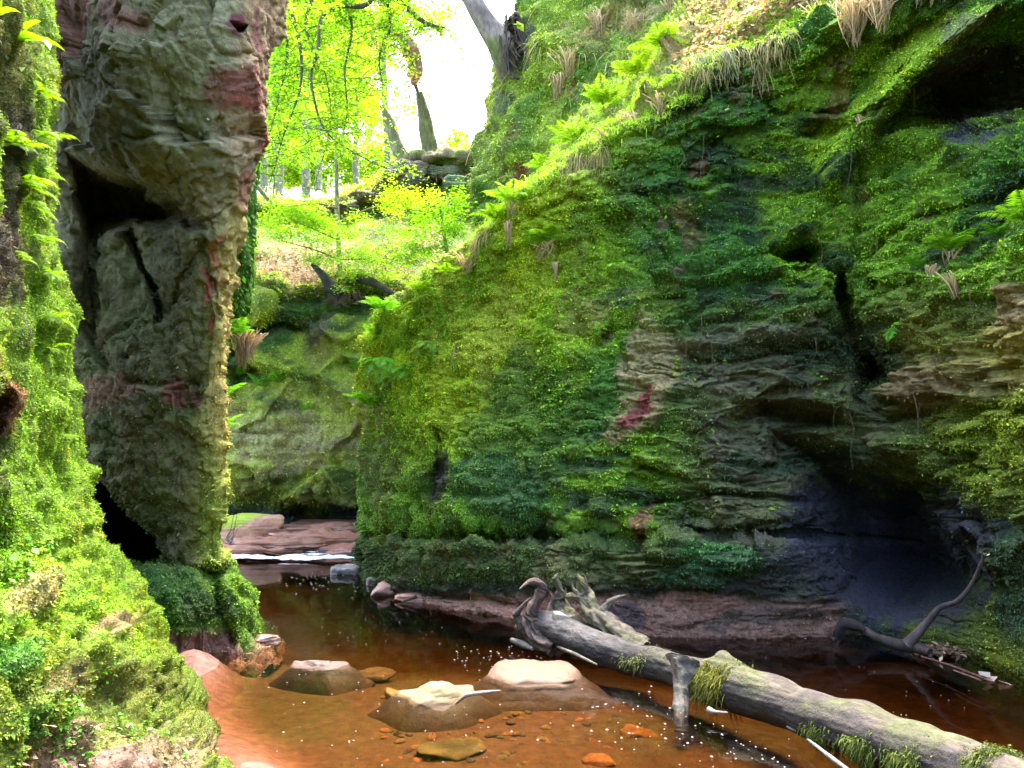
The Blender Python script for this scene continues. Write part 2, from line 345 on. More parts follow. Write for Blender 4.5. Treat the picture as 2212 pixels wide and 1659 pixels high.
def colB(W, G, n):
    y = G[..., 1] + 30 * fbm(W, 1.5, 3, 28); x = G[..., 0]
    t = fbm(W, 1.8, 4, 29)
    C = np.broadcast_to(np.array((.185, .17, .095)), W.shape).copy()
    C = mixc(C, (.10, .095, .045), sstep(.0, .45, t))
    C = mixc(C, (.24, .24, .15), sstep(.2, .5, fbm(W, 5, 4, 30)) * .6)
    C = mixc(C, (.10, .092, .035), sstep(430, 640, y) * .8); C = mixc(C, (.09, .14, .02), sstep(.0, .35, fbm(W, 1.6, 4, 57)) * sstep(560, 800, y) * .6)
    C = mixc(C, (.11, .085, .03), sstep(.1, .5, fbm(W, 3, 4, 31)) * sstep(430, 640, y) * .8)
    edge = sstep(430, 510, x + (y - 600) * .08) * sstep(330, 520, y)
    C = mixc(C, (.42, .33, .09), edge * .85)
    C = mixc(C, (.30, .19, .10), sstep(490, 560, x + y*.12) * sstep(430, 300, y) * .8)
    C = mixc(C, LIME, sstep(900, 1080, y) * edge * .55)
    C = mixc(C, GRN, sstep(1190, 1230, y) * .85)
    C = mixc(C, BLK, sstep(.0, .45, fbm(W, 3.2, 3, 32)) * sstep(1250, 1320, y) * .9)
    C = mixc(C, (.20, .105, .08), sstep(1368, 1392, y))
    return paint(C, G, W, [
        (530, 180, 46, 60, -10, (.19, .065, .05), .8), (570, 60, 16, 60, 0, (.17, .055, .05), .8), (480, 190, 60, 50, 0, (.16, .06, .045), .8),
        (515, 55, 30, 20, 10, (.10, .02, .03), .95), (565, 310, 14, 70, 6, (.26, .08, .05), .8), (520, 215, 30, 12, 10, (.28, .08, .055), .7), (250, 30, 60, 40, 30, (.16, .06, .05), .8), (130, 60, 50, 140, 0, (.20, .08, .06), .8),
        (398, 862, 26, 42, 0, (.17, .055, .04), .85), (425, 620, 14, 34, 0, (.28, .07, .05), .8), (475, 580, 14, 60, 0, (.34, .10, .05), .7), (440, 700, 12, 30, 10, RED, .8), (510, 400, 16, 70, 5, (.3, .1, .06), .6),
        (240, 840, 70, 40, 0, (.22, .10, .06), .6), (400, 420, 60, 80, -20, (.20, .15, .07), .5), (270, 560, 70, 60, 0, (.17, .18, .08), .6),
        (525, 1280, 30, 60, -20, LIME, .45), (350, 1270, 90, 40, 0, (.05, .13, .03), .7), (440, 1320, 70, 40, 0, (.03, .06, .02), .7)], seed=52)
oB, WB, GB, nB, CB = build_cliff('cliff', Brows, 560, 360, [
    ('poly', [(178, 330), (240, 368), (330, 386), (395, 430), (455, 500), (400, 506), (330, 496), (290, 490), (240, 506), (205, 545), (172, 500), (165, 400)], 40, 1.25),
    ('line', [(275, 500), (310, 580), (345, 690)], 9, .4), ('line', [(345, 690), (375, 640), (440, 520)], 6, .12),
    ('line', [(180, 330), (160, 250)], 20, .1), ('line', [(200, 500), (190, 700), (230, 800)], 14, .25),
    ('poly', [(170, 990), (228, 1030), (295, 1090), (352, 1160), (388, 1212), (300, 1224), (210, 1195), (140, 1100)], 22, 2.4),
    ('line', [(390, 1205), (440, 1225), (500, 1215)], 9, .2), ('line', [(455, 1230), (470, 1300), (500, 1390)], 10, .2),
    ('poly', [(370, 840), (415, 830), (425, 890), (385, 905)], 12, .14),
    ('poly', [(490, 50), (540, 55), (525, 75), (505, 75)], 8, .15), ('line', [(270, 830), (400, 835)], 8, .1),
    ('line', [(250, 190), (330, 260), (420, 300)], 9, .05), ('line', [(330, 120), (340, 250)], 7, .04), ('bulge', 290, 110, 60, 60, -.1),
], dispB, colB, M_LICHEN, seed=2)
tag(oB, kind='structure')

# ---- C: dark moss hung edge behind the buttress
Crows = [
    [(300,200,9.4),(480,200,9.5),(575,200,10),(540,200,12),(400,200,14)],
    [(300,400,9.4),(470,400,9.5),(556,400,10),(520,400,12),(400,400,14)],
    [(300,520,9.4),(460,520,9.5),(550,520,10),(510,520,12),(400,520,14)],
    [(300,620,9.4),(450,620,9.6),(543,620,10.1),(500,620,12),(400,620,14)],
    [(300,690,9.5),(440,690,9.8),(520,700,10.2),(490,680,12),(400,680,14)],
    [(300,760,10),(420,770,10.2),(505,745,10.6),(480,700,12),(400,700,14)],
]
def dispC(W, G): return -(ridged(W, 2.5, 3, 35, stretch=(2, 2, .4)) * .12 + fbm(W, 5, 4, 36) * .07)
def colC(W, G, n):
    C = np.broadcast_to(np.array(GRN), W.shape).copy()
    return mixc(C, LIME, sstep(-.1, .5, fbm(W, 4, 3, 37)) * .8)
oC, WC, GC, nC, CC = build_cliff('cliff', Crows, 160, 110, [], dispC, colC, M_ROCK, seed=3); tag(oC, kind='structure')

# ---- E: the back wall of the gorge with leafy slope and stone bank above
Exs = [380, 480, 560, 640, 720, 800, 880, 960, 1060, 1200]
Erows = []
lip = {380: 430, 480: 425, 560: 420, 640: 428, 720: 430, 800: 395, 880: 335, 960: 330, 1060: 322, 1200: 318}
rows_def = [('far', 70), ('p', 34), ('lip', 22.5), ('l2', 21.7), ('s1', 20.5), ('s2', 18.2), ('edge', 16.3), ('w1', 15.9), ('w2', 15.9), ('w3', 15.7), ('w4', 15.6), ('ov', 15.8), ('foot', 15.7), ('u', 15.6)]
for nm, d in rows_def:
    r = []
    for x in Exs:
        L = lip[x]; k = (x - 380) / 820
        y = {'far': L + 210, 'p': L + 90, 'lip': L, 'l2': L + 62, 's1': max(L + 80, 470), 's2': 540, 'edge': 612 - 10 * k, 'w1': 660, 'w2': 760, 'w3': 880, 'w4': 1010, 'ov': 1095, 'foot': 1140, 'u': 1190}[nm]
        dd = d - 2.2 * max(0, k - .35) + (0.5 if nm in ('s1', 's2', 'l2') and x > 800 else 0)
        if nm == 'w1' and x < 620: dd -= .5
        r.append((x, y, dd))
    Erows.append(r)
def dispE(W, G):
    y = G[..., 1]; d = G[..., 2]
    wall = sstep(590, 640, y)
    bank = sstep(500, 440, y) * sstep(24, 22, d)
    return -(fbm(W, .6, 4, 40) * .35 * wall + ridged(W, 1.6, 4, 41, stretch=(1, 1, 1.3)) * .16 * wall + facet(W, .8, 58, (1, 1, 1.3), .6, .3) * wall + billow(W, 3.5, 3, 59) * -.12 * wall + fbm(W, 6, 4, 42) * .06
             + ridged(W, .9, 4, 43, stretch=(1, 1, 3.0)) * .28 * bank + fbm(W, .8, 3, 44) * .15)
def colE(W, G, n):
    y = G[..., 1] + 22 * fbm(W, .9, 3, 45); x = G[..., 0]
    t = fbm(W, 1.2, 4, 46)
    C = np.broadcast_to(np.array((.10, .21, .04)), W.shape).copy()
    C = mixc(C, (.42, .54, .06), sstep(-.25, .2, t))
    C = mixc(C, (.04, .08, .03), sstep(.0, .4, fbm(W, 1.5, 4, 47, stretch=(1, 1, 2))) * .8)
    C = mixc(C, (.21, .17, .07), sstep(.1, .4, fbm(W, 2.6, 4, 48)) * sstep(800, 900, y) * .8)
    C = mixc(C, (.30, .26, .12), sstep(860, 920, y) * sstep(1030, 980, y) * .5)
    C = mixc(C, (.16, .2, .03), sstep(1000, 1060, y) * .6)
    C = mixc(C, (.24, .16, .095), sstep(620, 590, y) * sstep(440, 470, y) * .85)
    C = mixc(C, (.12, .21, .025), sstep(-.25, .15, fbm(W, .9, 4, 56)) * sstep(640, 600, y) * .85)
    C = mixc(C, (.14, .2, .04), sstep(478, 452, y) * .8)
    C = mixc(C, (.16, .11, .08), sstep(.05, .3, ridged(W, 1.0, 3, 49, stretch=(1, 1, 2.5))) * sstep(470, 430, y) * .8)
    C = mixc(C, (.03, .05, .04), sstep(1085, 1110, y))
    return paint(C, G, W, [(700, 740, 34, 70, 10, (.14, .10, .06), .6), (690, 700, 60, 24, 20, (.10, .09, .08), .7), (620, 690, 60, 26, 0, (.10, .14, .08), .5), (560, 660, 60, 30, 0, YEL, .5),
        (900, 520, 60, 26, -25, (.24, .11, .09), .9), (950, 490, 40, 14, -20, (.26, .13, .1), .8), (860, 455, 50, 30, 0, OLV, .6), (620, 580, 110, 30, 0, (.28, .18, .11), .8),
        (680, 600, 60, 30, 0, (.26, .17, .10), .7), (740, 850, 120, 30, 0, (.2, .25, .05), .6), (620, 960, 100, 60, 0, (.26, .22, .12), .6)], seed=53)
oE, WE, GE, nE, CE = build_cliff('cliff', Erows, 420, 330, [('line', [(560, 718), (600, 700), (650, 712)], 10, .5), ('poly', [(500, 700), (560, 715), (560, 760), (500, 810)], 30, 1.0), ('bulge', 600, 650, 60, 50, -.4),
    ('line', [(640, 1110), (800, 1120)], 18, .7), ('poly', [(600, 1090), (800, 1085), (800, 1140), (600, 1140)], 16, .3), ('line', [(880, 520), (920, 480), (930, 455)], 14, .5)],
    dispE, colE, M_ROCK, seed=4); tag(oE, kind='structure')

# ---- H: upper cliff behind the ridge, right of the sky gap
Hrows = []
sil = [(-420, 1150), (-150, 1135), (20, 1112), (90, 1066), (200, 1058), (300, 1030), (390, 1012), (470, 1016), (560, 1030), (700, 1050)]
for y, x in sil:
    k = (y - 20) / 450
    Hrows.append([(x + 300, y + 20, 24), (x + 60, y, 17), (x, y, 14.2 - .5*k), (x + 60, y + 4, 13.0 - .3*k), (x + 170, y + 10, 12.0), (x + 320, y + 10, 11.2), (x + 520, y + 10, 10.6), (x + 800, y + 10, 10.0), (x + 1300, y + 10, 9.5)])
def dispH(W, G):
    return -(fbm(W, .8, 4, 60) * .25 + ridged(W, 1.8, 4, 61, stretch=(1, 1, 1.2)) * .22 + fbm(W, 8, 3, 62) * .04)
def colH(W, G, n):
    C = np.broadcast_to(np.array((.11, .23, .022)), W.shape).copy()
    C = mixc(C, (.32, .44, .04), sstep(-.2, .3, fbm(W, 1.2, 4, 63)) * .85)
    C = mixc(C, (.10, .07, .045), sstep(.25, .5, fbm(W, 2.4, 4, 64)) * .7)
    return paint(C, G, W, [(1100, 90, 50, 60, 20, (.05, .045, .05), .85), (1062, 170, 14, 110, 0, (.09, .08, .09), .8), (1340, 40, 120, 30, -10, (.3, .24, .1), .7),
        (1115, 370, 14, 36, 10, (.2, .08, .05), .9), (1240, 190, 14, 30, 0, (.18, .08, .05), .7), (1560, 90, 60, 40, -20, (.4, .24, .16), .6), (1040, 330, 30, 100, 10, (.2, .28, .04), .7), (1280, 60, 90, 50, -20, (.22, .2, .06), .6)], seed=54)
oH, WH, GH, nH, CH = build_cliff('cliff', Hrows, 300, 340, [('line', [(1236, 150), (1246, 220)], 10, .2), ('bulge', 1110, 380, 12, 30, .2)], dispH, colH, M_ROCK, seed=5); tag(oH, kind='structure')

# ---- F: the great mossy cliff with its caves, centre to right
Fcols = [  # x : ridge y, ridge d, mid d's, foot (x,y)
    (990, 800, 13.2, 13.4, 13.2, 13.0, 12.6, (900, 1195)),
    (850, 770, 12.4, 12.6, 12.4, 12.3, 12.3, (790, 1205)),
    (774, 742, 11.3, 11.4, 11.4, 11.5, 11.7, (744, 1222)),
    (830, 690, 10.8, 10.7, 10.5, 10.3, 10.2, (800, 1258)),
    (925, 588, 10.3, 10.1, 9.8, 9.5, 9.2, (895, 1300)),
    (1020, 503, 9.9, 9.7, 9.3, 9.0, 8.7, (1000, 1322)),
    (1120, 425, 9.4, 9.3, 8.9, 8.6, 8.4, (1120, 1340)),
    (1230, 352, 9.0, 8.9, 8.5, 8.2, 8.0, (1240, 1360)),
    (1390, 252, 8.5, 8.4, 8.0, 7.8, 7.7, (1400, 1374)),
    (1540, 150, 8.1, 8.1, 7.8, 7.6, 7.5, (1560, 1380)),
    (1700, 62, 7.8, 7.9, 7.7, 7.6, 7.5, (1720, 1380)),
    (1840, -30, 7.2, 7.7, 7.7, 7.7, 7.6, (1850, 1372)),
    (1980, -120, 6.6, 7.2, 7.0, 6.9, 7.0, (1980, 1385)),
    (2110, -200, 6.1, 6.6, 6.2, 6.0, 6.2, (2120, 1420)),
    (2260, -300, 5.6, 6.0, 5.3, 5.1, 5.3, (2260, 1480)),
    (2500, -420, 5.0, 5.2, 4.5, 4.3, 4.4, (2500, 1580)),
    (2900, -600, 4.2, 4.3, 3.7, 3.5, 3.6, (2900, 1800)),
]
Frows = [[] for _ in range(13)]
for (x, ry, rd, d1, d2, d3, d4, (fx, fy)) in Fcols:
    fd = DW(fy); H_ = 1152 - ry; nose = sstep(1100, 780, x)
    ledge_y = 1152 + max(0, x - 1900) * .10; X = lambda t: x + (fx - x) * t
    band = float(np.interp(x, [850, 1120, 1230, 1390, 1540, 1700, 1900], [-40, -10, 40, 105, 140, 150, 150]))
    Frows[0].append((x - 10, ry - band + 60, rd + 6)); Frows[1].append((x - band * .3, ry - band, rd + 1.9)); Frows[2].append((x, ry, rd))
    Frows[3].append((x, ry + H_*.06, rd - .28)); Frows[4].append((x, ry + H_*.25, d1)); Frows[5].append((x, ry + H_*.5, d2)); Frows[6].append((X(.1), ry + H_*.75, d3))
    Frows[7].append((X(.25), ledge_y - 30, d4)); Frows[8].append((X(.3), ledge_y + 4, d4 + .12))
    Frows[9].append((X(.5), ledge_y + 26, (d4 + fd) / 2 - .1)); Frows[10].append((X(.8), (ledge_y + fy) / 2 + 26, fd * .98 + .02 * d4))
    Frows[11].append((fx, fy, fd)); Frows[12].append((fx, fy + 34, fd * 1.03))
def dispF(W, G):
    x, y = G[..., 0], G[..., 1]
    nose = sstep(1000, 820, x) * sstep(620, 760, y)
    st = sstep(1180, 1400, x) * sstep(560, 760, y)
    a = fbm(W, .7, 4, 100) * .22 + ridged(W, 1.9, 3, 101, stretch=(1, 1, 1.5)) * .07
    drip = ridged(W, 3.0, 3, 102, stretch=(1.6, 1.6, .25)) * .15 * nose
    strata = (ridged(W, 2.0, 4, 103, stretch=(.55, .55, 4.0)) * .075) * st
    up = ridged(W + fbm(W, 1, 2, 109)[..., None] * .3, 2.1, 4, 104, stretch=(.8, .8, 2.4)) * .075 * (1 - st) * (1 - nose)
    q_ = W @ np.array([[1, 0, .35], [0, 1, .2], [-.35, -.2, 1]]); moss = fbm(W, 6, 3, 105) * .05 + ridged(q_, 5.5, 4, 127, rough=.6, stretch=(.6, .6, 1.9)) * .045 * sstep(1200, 1480, x) + ridged(W, 3.4, 4, 129, rough=.6, stretch=(1.5, 1.5, .6)) * .075 * sstep(1450, 1250, x) + fbm(W, 22, 3, 106) * .02
    moss = moss - billow(W, 4.5, 3, 108) * .10 * sstep(1500, 1250, x) - billow(W, 6, 3, 119) * .05 + cracks(W, 1.1, 120, .03, (.8, .8, 1.6)) * .08 * (1 - nose) + cracks(W, 2.6, 124, .05, (.7, .7, 1.7)) * .05 * (1 - nose) + facet(W, 1.5, 126, (.7, .7, 1.9), .5, .2) * sstep(1250, 1450, x) * (1 - sstep(1240, 1290, y)) + facet(W, 4.5, 128, (.7, .7, 1.8), .7, .35) * sstep(1250, 1450, x) * (1 - .7 * sstep(1240, 1290, y)) + terrace(fbm(W + fbm(W, 2, 3, 125)[..., None] * .15, 1.3, 4, 126, stretch=(.7, .7, 2.2)), 6, .6) * .12 * (1 - nose) * sstep(1000, 1250, x)
    ap = ridged(W, 4, 4, 107) * .04 * sstep(1160, 1200, y)
    smooth = 1 - .72 * poly_in(x, y, [(1650, 1000), (1800, 950), (2120, 1150), (2150, 1320), (1850, 1350), (1600, 1250)], 60)
    return -((a + drip + strata + up) * (1 - .7 * sstep(1290, 1350, y)) + moss * (1 - .75 * sstep(1270, 1300, y)) + ap) * smooth
CAVE = [(1640, 905), (1740, 880), (1850, 925), (1950, 975), (2060, 1010), (2105, 1120), (2150, 1190), (2150, 1290), (2110, 1345), (2000, 1360), (1880, 1355), (1790, 1300), (1730, 1180), (1700, 1050)]
def colF(W, G, n):
    x, y = G[..., 0], G[..., 1]; wv = 60 * fbm(W, .8, 3, 110)
    t = fbm(W, 1.3, 4, 111)
    C = np.broadcast_to(np.array((.065, .18, .022)), W.shape).copy()
    C = mixc(C, (.19, .36, .022), sstep(-.2, .3, t))
    C = mixc(C, (.028, .06, .028), sstep(.0, .35, fbm(W, 1.8, 4, 112, stretch=(1, 1, 1.8))) * .85)
    C = mixc(C, (.11, .06, .045), sstep(.30, .5, fbm(W, 3.0, 4, 113)) * .7)
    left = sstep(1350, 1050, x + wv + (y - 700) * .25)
    C = mixc(C, (.46, .60, .015), left * sstep(1150, 750, y + wv) * .85)  # lime moss, brightened so the colour carries light falling on this side
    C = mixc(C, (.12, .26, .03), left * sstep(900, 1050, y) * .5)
    brn = sstep(1380, 1560, x + wv) * sstep(600, 760, y + wv * .5)
    C = mixc(C, (.12, .105, .06), brn * .8)
    C = mixc(C, (.05, .10, .045), sstep(.05, .35, fbm(W, 1.6, 3, 114, stretch=(.6, .6, 3))) * brn * .7)
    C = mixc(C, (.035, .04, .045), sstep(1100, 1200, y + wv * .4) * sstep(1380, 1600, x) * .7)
    C = mixc(C, (.07, .11, .035), sstep(1140, 1175, y) * (1 - sstep(1380, 1600, x)) * .85)
    C = mixc(C, (.12, .11, .05), sstep(.0, .4, fbm(W, 3, 3, 115)) * sstep(1140, 1175, y) * (1 - sstep(1300, 1500, x)) * .7)
    C = mixc(C, (.035, .035, .035), sstep(1245, 1275, y + 16 * fbm(W, 3, 3, 116)) * (1 - sstep(1500, 1700, x)) * .8)
    pink = sstep(1275, 1300, y + 14 * fbm(W, 2, 3, 117) - np.clip(x - 900, 0, 500) * .02) * sstep(1850, 1780, x)
    C = mixc(C, (.30, .17, .13), pink * .95)
    g = sstep(1880, 2000, x + wv * .4)
    rr = np.arange(G.shape[0])[:, None] + 0 * x; ry_ = np.interp(x, [c[0] for c in Fcols[1:]], [c[1] for c in Fcols[1:]]); C = mixc(C, (.30, .34, .06), sstep(14, -6, y - ry_ + 10 * fbm(W, 2, 2, 121)) * (G[..., 2] < 14) * (x > 850)); C = mixc(C, (.40, .28, .16), sstep(.0, .3, fbm(W, 1.6, 3, 122)) * sstep(5, -30, y - ry_) * sstep(1350, 1500, x))
    C = mixc(C, (.15, .22, .03), g * sstep(560, 700, y) * .8)
    C = mixc(C, (.26, .17, .08), g * sstep(620, 760, y + wv) * sstep(930, 860, y + wv) * .6)
    C = mixc(C, (.20, .24, .02), g * sstep(.0, .4, fbm(W, 2.2, 3, 118)) * sstep(620, 760, y) * .8)
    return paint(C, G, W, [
        (1395, 820, 62, 150, 15, (.27, .22, .10), .9), (1380, 892, 24, 52, 22, (.26, .085, .065), 1), (1390, 1120, 20, 26, 30, (.22, .09, .07), .9),
        (1560, 1215, 90, 44, -4, (.07, .22, .05), .95), (1500, 1260, 60, 20, 0, (.07, .2, .05), .8), (1660, 1000, 110, 24, 0, (.06, .11, .05), .7), (1450, 1080, 50, 20, 0, (.07, .18, .05), .7),
        (1000, 700, 120, 120, -40, (.26, .30, .04), .55), (1050, 560, 80, 60, -40, LIME, .7), (880, 700, 60, 60, 0, LIME, .6), (1130, 900, 130, 150, 30, (.05, .13, .025), .6), (950, 1030, 26, 60, 20, (.03, .02, .03), .9),
        (1080, 1060, 120, 60, 0, (.05, .13, .05), .7), (820, 980, 40, 180, 0, (.17, .22, .05), .7), (830, 1130, 40, 50, 0, (.17, .25, .03), .7), (800, 880, 20, 90, 0, (.2, .15, .08), .5),
        (1860, 250, 150, 34, -48, (.34, .56, .04), .9), (2020, 90, 150, 34, -36, (.36, .58, .04), .95), (1800, 220, 30, 70, 30, (.22, .16, .05), .6), (1500, 370, 26, 26, 0, (.16, .09, .06), .7),
        (1480, 480, 26, 60, -20, (.16, .1, .05), .7), (1320, 480, 120, 40, -20, (.12, .22, .03), .6), (1600, 430, 60, 30, 0, (.04, .04, .045), .5), (1250, 600, 60, 60, 0, (.17, .24, .03), .6), (1240, 680, 50, 50, 0, (.17, .15, .04), .6), (1420, 640, 50, 40, 0, (.15, .2, .03), .6),
        (2120, 190, 130, 110, 0, (.07, .055, .09), .9), (2080, 60, 60, 30, -30, (.16, .15, .11), .8), (2000, 850, 60, 40, 0, (.2, .13, .07), .6), (2180, 700, 60, 90, 0, (.32, .22, .1), .8), (2150, 840, 60, 60, 0, (.25, .2, .06), .6),  # purple patch puts the upper hollow's navy shade into the colour
        (2150, 960, 110, 110, 20, (.19, .26, .02), .8), (2080, 1040, 60, 60, 0, (.16, .22, .025), .7), (2140, 760, 80, 60, 0, (.30, .26, .05), .7), (2180, 1250, 60, 130, 0, (.05, .1, .06), .8), (1850, 1180, 190, 150, 40, (.045, .045, .065), .9), (2000, 1200, 150, 160, 0, (.042, .04, .065), .9), (1620, 1250, 160, 70, 0, (.05, .06, .06), .5), (1240, 1320, 160, 30, 8, (.38, .2, .15), .8), (1000, 1310, 120, 16, 8, (.40, .22, .16), .8),  # blue-grey cave patches: bare rock with navy shade and haze painted in
        (1520, 1310, 110, 22, 0, (.32, .16, .12), .8), (1640, 1340, 160, 24, 0, (.13, .10, .085), .8), (1350, 1345, 60, 50, 0, (.07, .055, .06), .9)], seed=55)
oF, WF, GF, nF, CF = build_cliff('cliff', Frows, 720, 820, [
    ('poly', CAVE, 170, 1.7), ('poly', [(1900, 980), (2050, 1020), (2100, 1130), (2130, 1230), (2100, 1340), (1900, 1345)], 110, .7),
    ('bulge', 1560, 1200, 200, 80, -.15), ('poly', [(1600, 900), (1650, 850), (1800, 870), (1860, 920), (1740, 930)], 24, .5),
    ('poly', [(1600, 560), (1660, 510), (1740, 495), (1796, 520), (1806, 620), (1740, 600), (1660, 575)], 60, .9),
    ('line', [(1810, 620), (1830, 700), (1870, 800)], 26, .7), ('line', [(1885, 620), (1900, 540), (1970, 480), (2130, 420), (2212, 380)], 10, .25),
    ('line', [(1880, 660), (1930, 640), (2010, 610)], 9, .2),
    ('line', [(1980, 900), (2100, 880), (2230, 890)], 12, .25), ('poly', [(1840, 760), (1900, 740), (1930, 820), (1990, 900), (1900, 910), (1840, 860)], 30, .5),
    ('poly', [(1950, 180), (2020, 120), (2120, 80), (2240, 30), (2400, 0), (2400, 330), (2100, 340), (1960, 300), (1830, 340), (1900, 240)], 110, 1.15),
    ('line', [(1840, 300), (1850, 420), (1850, 600)], 8, .12), ('line', [(1800, 370), (1890, 240), (1975, 140), (2090, 62), (2240, -20)], 30, -.4),
    ('line', [(1310, 730), (1370, 690), (1400, 640), (1470, 640)], 7, .14), ('line', [(1300, 740), (1330, 700), (1345, 800)], 6, .1),
    ('line', [(930, 1060), (950, 1000), (960, 940)], 16, .35), ('line', [(930, 1130), (900, 1080)], 16, .25), ('line', [(890, 730), (895, 880)], 7, .12), ('line', [(880, 900), (870, 1040)], 6, .1),
    ('line', [(760, 1150), (900, 1155), (1350, 1160), (1380, 1165)], 7, .22), ('line', [(1150, 470), (1250, 430), (1400, 420), (1450, 500)], 7, .1), ('line', [(1340, 430), (1440, 560)], 5, .08),
    ('line', [(1250, 370), (1390, 290), (1560, 190), (1700, 120)], 12, .18),
    ('poly', [(1350, 870), (1405, 850), (1400, 910), (1365, 945)], 8, .07),
    ('line', [(1500, 700), (1600, 690), (1700, 705)], 12, .15), ('line', [(1480, 760), (1580, 780), (1680, 765), (1800, 750)], 7, .14), ('line', [(1500, 820), (1640, 810)], 6, .1), ('line', [(1400, 1090), (1560, 1070), (1750, 1085)], 7, .12), ('line', [(1500, 1150), (1700, 1130), (1760, 1150)], 7, .1),
    ('line', [(850, 1280), (1000, 1290), (1120, 1310)], 7, .12)],
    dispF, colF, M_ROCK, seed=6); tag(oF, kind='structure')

# ---- walls of the gorge behind the viewer (out of frame, they keep the light to the strip of sky)
def back_wall():
    path = [(-1.5, 1.0), (-2.2, -1.0), (-2.6, -4), (-2.0, -7.5), (0.5, -9.5), (3.5, -8.5), (5.5, -6), (5.2, -2.5), (4.6, 1.0), (3.9, 3.4)]
    nr, nc = 70, 150
    B_ = catmat(len(path), np.linspace(0, len(path)-1, nc)); pt = B_ @ np.array(path)
    z = np.linspace(-1.2, 5.5, nr)[:, None]; W = np.zeros((nr, nc, 3)); W[..., :2] = pt[None]; W[..., 2] = z
    n = normals(W); W = W + n * (fbm(W, .5, 4, 130) * .8 + ridged(W, 1.5, 3, 131) * .15)[..., None]
    C = mixc(np.broadcast_to(np.array(GRN), W.shape).copy(), BRN, sstep(-.2, .4, fbm(W, .8, 3, 132)))
    tag(mesh_np('cliff', W.reshape(-1, 3), grid_faces(nr, nc), C.reshape(-1, 3), M_ROCK), kind='structure')
back_wall()

# ================================================================== STREAM
def bed_z(X, Y, z=-.34):
    s = PW(960, 1490); return z + (-.15 - z) * sstep(2.0, .5, np.hypot((X - s[0]) * .75, Y - s[1]))
def bed_and_water():
    # bed sheet
    nr, nc = 420, 420
    xs = np.linspace(-7, 9, nc); ys = np.linspace(-9, 16, nr)
    X, Y = np.meshgrid(xs, ys); W = np.stack([X, Y, 0*X], -1)
    # shallow sand along the near left bank
    bank = np.array([PW(395, 1440), PW(430, 1520), PW(500, 1600), PW(560, 1659), PW(640, 1760), PW(760, 1950), PW(900, 2300)])[:, :2]
    db = np.full(X.shape, 1e9)
    for a, b in zip(bank[:-1], bank[1:]):
        v = b - a; t = np.clip(((X-a[0])*v[0] + (Y-a[1])*v[1]) / (v @ v), 0, 1); db = np.minimum(db, np.hypot(X-a[0]-t*v[0], Y-a[1]-t*v[1]))
    z = -.28 + .10 * fbm(W, .7, 3, 140) + .03 * fbm(W, 4, 3, 141)
    z = z + (.30) * sstep(.55, .0, db)
    z = z + .16 * sstep(1.0, .2, np.hypot(X - (-2.2), Y - 6.6))
    z = bed_z(X, Y, z)
    z = z - .22 * sstep(1.0, .4, np.abs(Y - 12.9)) * 0
    W[..., 2] = z
    t = fbm(W, 1.3, 4, 142)
    C = np.broadcast_to(np.array((.095, .050, .027)), W.shape).copy()
    C = mixc(C, (.075, .058, .024), sstep(-.1, .3, t) * .8)
    C = mixc(C, (.075, .06, .02), sstep(.05, .4, fbm(W, 2.4, 4, 143)) * .6)
    C = mixc(C, (.05, .032, .02), sstep(.15, .5, fbm(W, 1.1, 4, 144, stretch=(1, .5, 1))) * .7)
    C = mixc(C, (.20, .095, .075), sstep(.5, .15, db + .1 * t) * .9)
    tag(mesh_np('stream_bed', W.reshape(-1, 3), grid_faces(nr, nc), C.reshape(-1, 3), M_BED), kind='structure')
    # water: closed slab, tea coloured
    def wm(nt, out):
        L = nt.links.new
        tc = N(nt, 'ShaderNodeTexCoord'); mp = N(nt, 'ShaderNodeMapping'); mp.inputs['Scale'].default_value = (1.0, .55, 1); L(tc.outputs['Object'], mp.inputs[0])
        n1 = N(nt, 'ShaderNodeTexNoise', Scale=2.4, Detail=4.0, Roughness=.5); L(mp.outputs[0], n1.inputs[0])
        bp = N(nt, 'ShaderNodeBump', Strength=.10, Distance=.05); L(n1.outputs[0], bp.inputs['Height'])
        fr = N(nt, 'ShaderNodeFresnel', IOR=1.42); L(bp.outputs[0], fr.inputs['Normal'])
        gl = N(nt, 'ShaderNodeBsdfGlossy', Roughness=.06); L(bp.outputs[0], gl.inputs['Normal'])
        tr = N(nt, 'ShaderNodeBsdfTransparent'); tr.inputs[0].default_value = (1, .93, .85, 1)
        mx = N(nt, 'ShaderNodeMixShader'); L(fr.outputs[0], mx.inputs[0]); L(tr.outputs[0], mx.inputs[1]); L(gl.outputs[0], mx.inputs[2])
        L(mx.outputs[0], out.inputs[0])
        va = N(nt, 'ShaderNodeVolumeAbsorption', Density=4.0); va.inputs['Color'].default_value = (.79, .66, .40, 1); L(va.outputs[0], out.inputs['Volume'])
    m = mat('peaty_water', wm)
    x0, x1, y0, y1, zb = -9, 11, -11, 13.25, -1.4
    V = [(x0,y0,0),(x1,y0,0),(x1,y1,0),(x0,y1,0),(x0,y0,zb),(x1,y0,zb),(x1,y1,zb),(x0,y1,zb)]
    F = [(0,1,2,3),(7,6,5,4),(0,4,5,1),(1,5,6,2),(2,6,7,3),(3,7,4,0)]
    tag(mesh_np('water', V, F, (.3, .2, .1), m, smooth=False), kind='structure')
bed_and_water()
tag(mesh_np('ground', [(-400,-400,-2),(400,-400,-2),(400,400,-2),(-400,400,-2)], [(0,1,2,3)], (.08,.1,.04), M_ROCK), kind='structure')

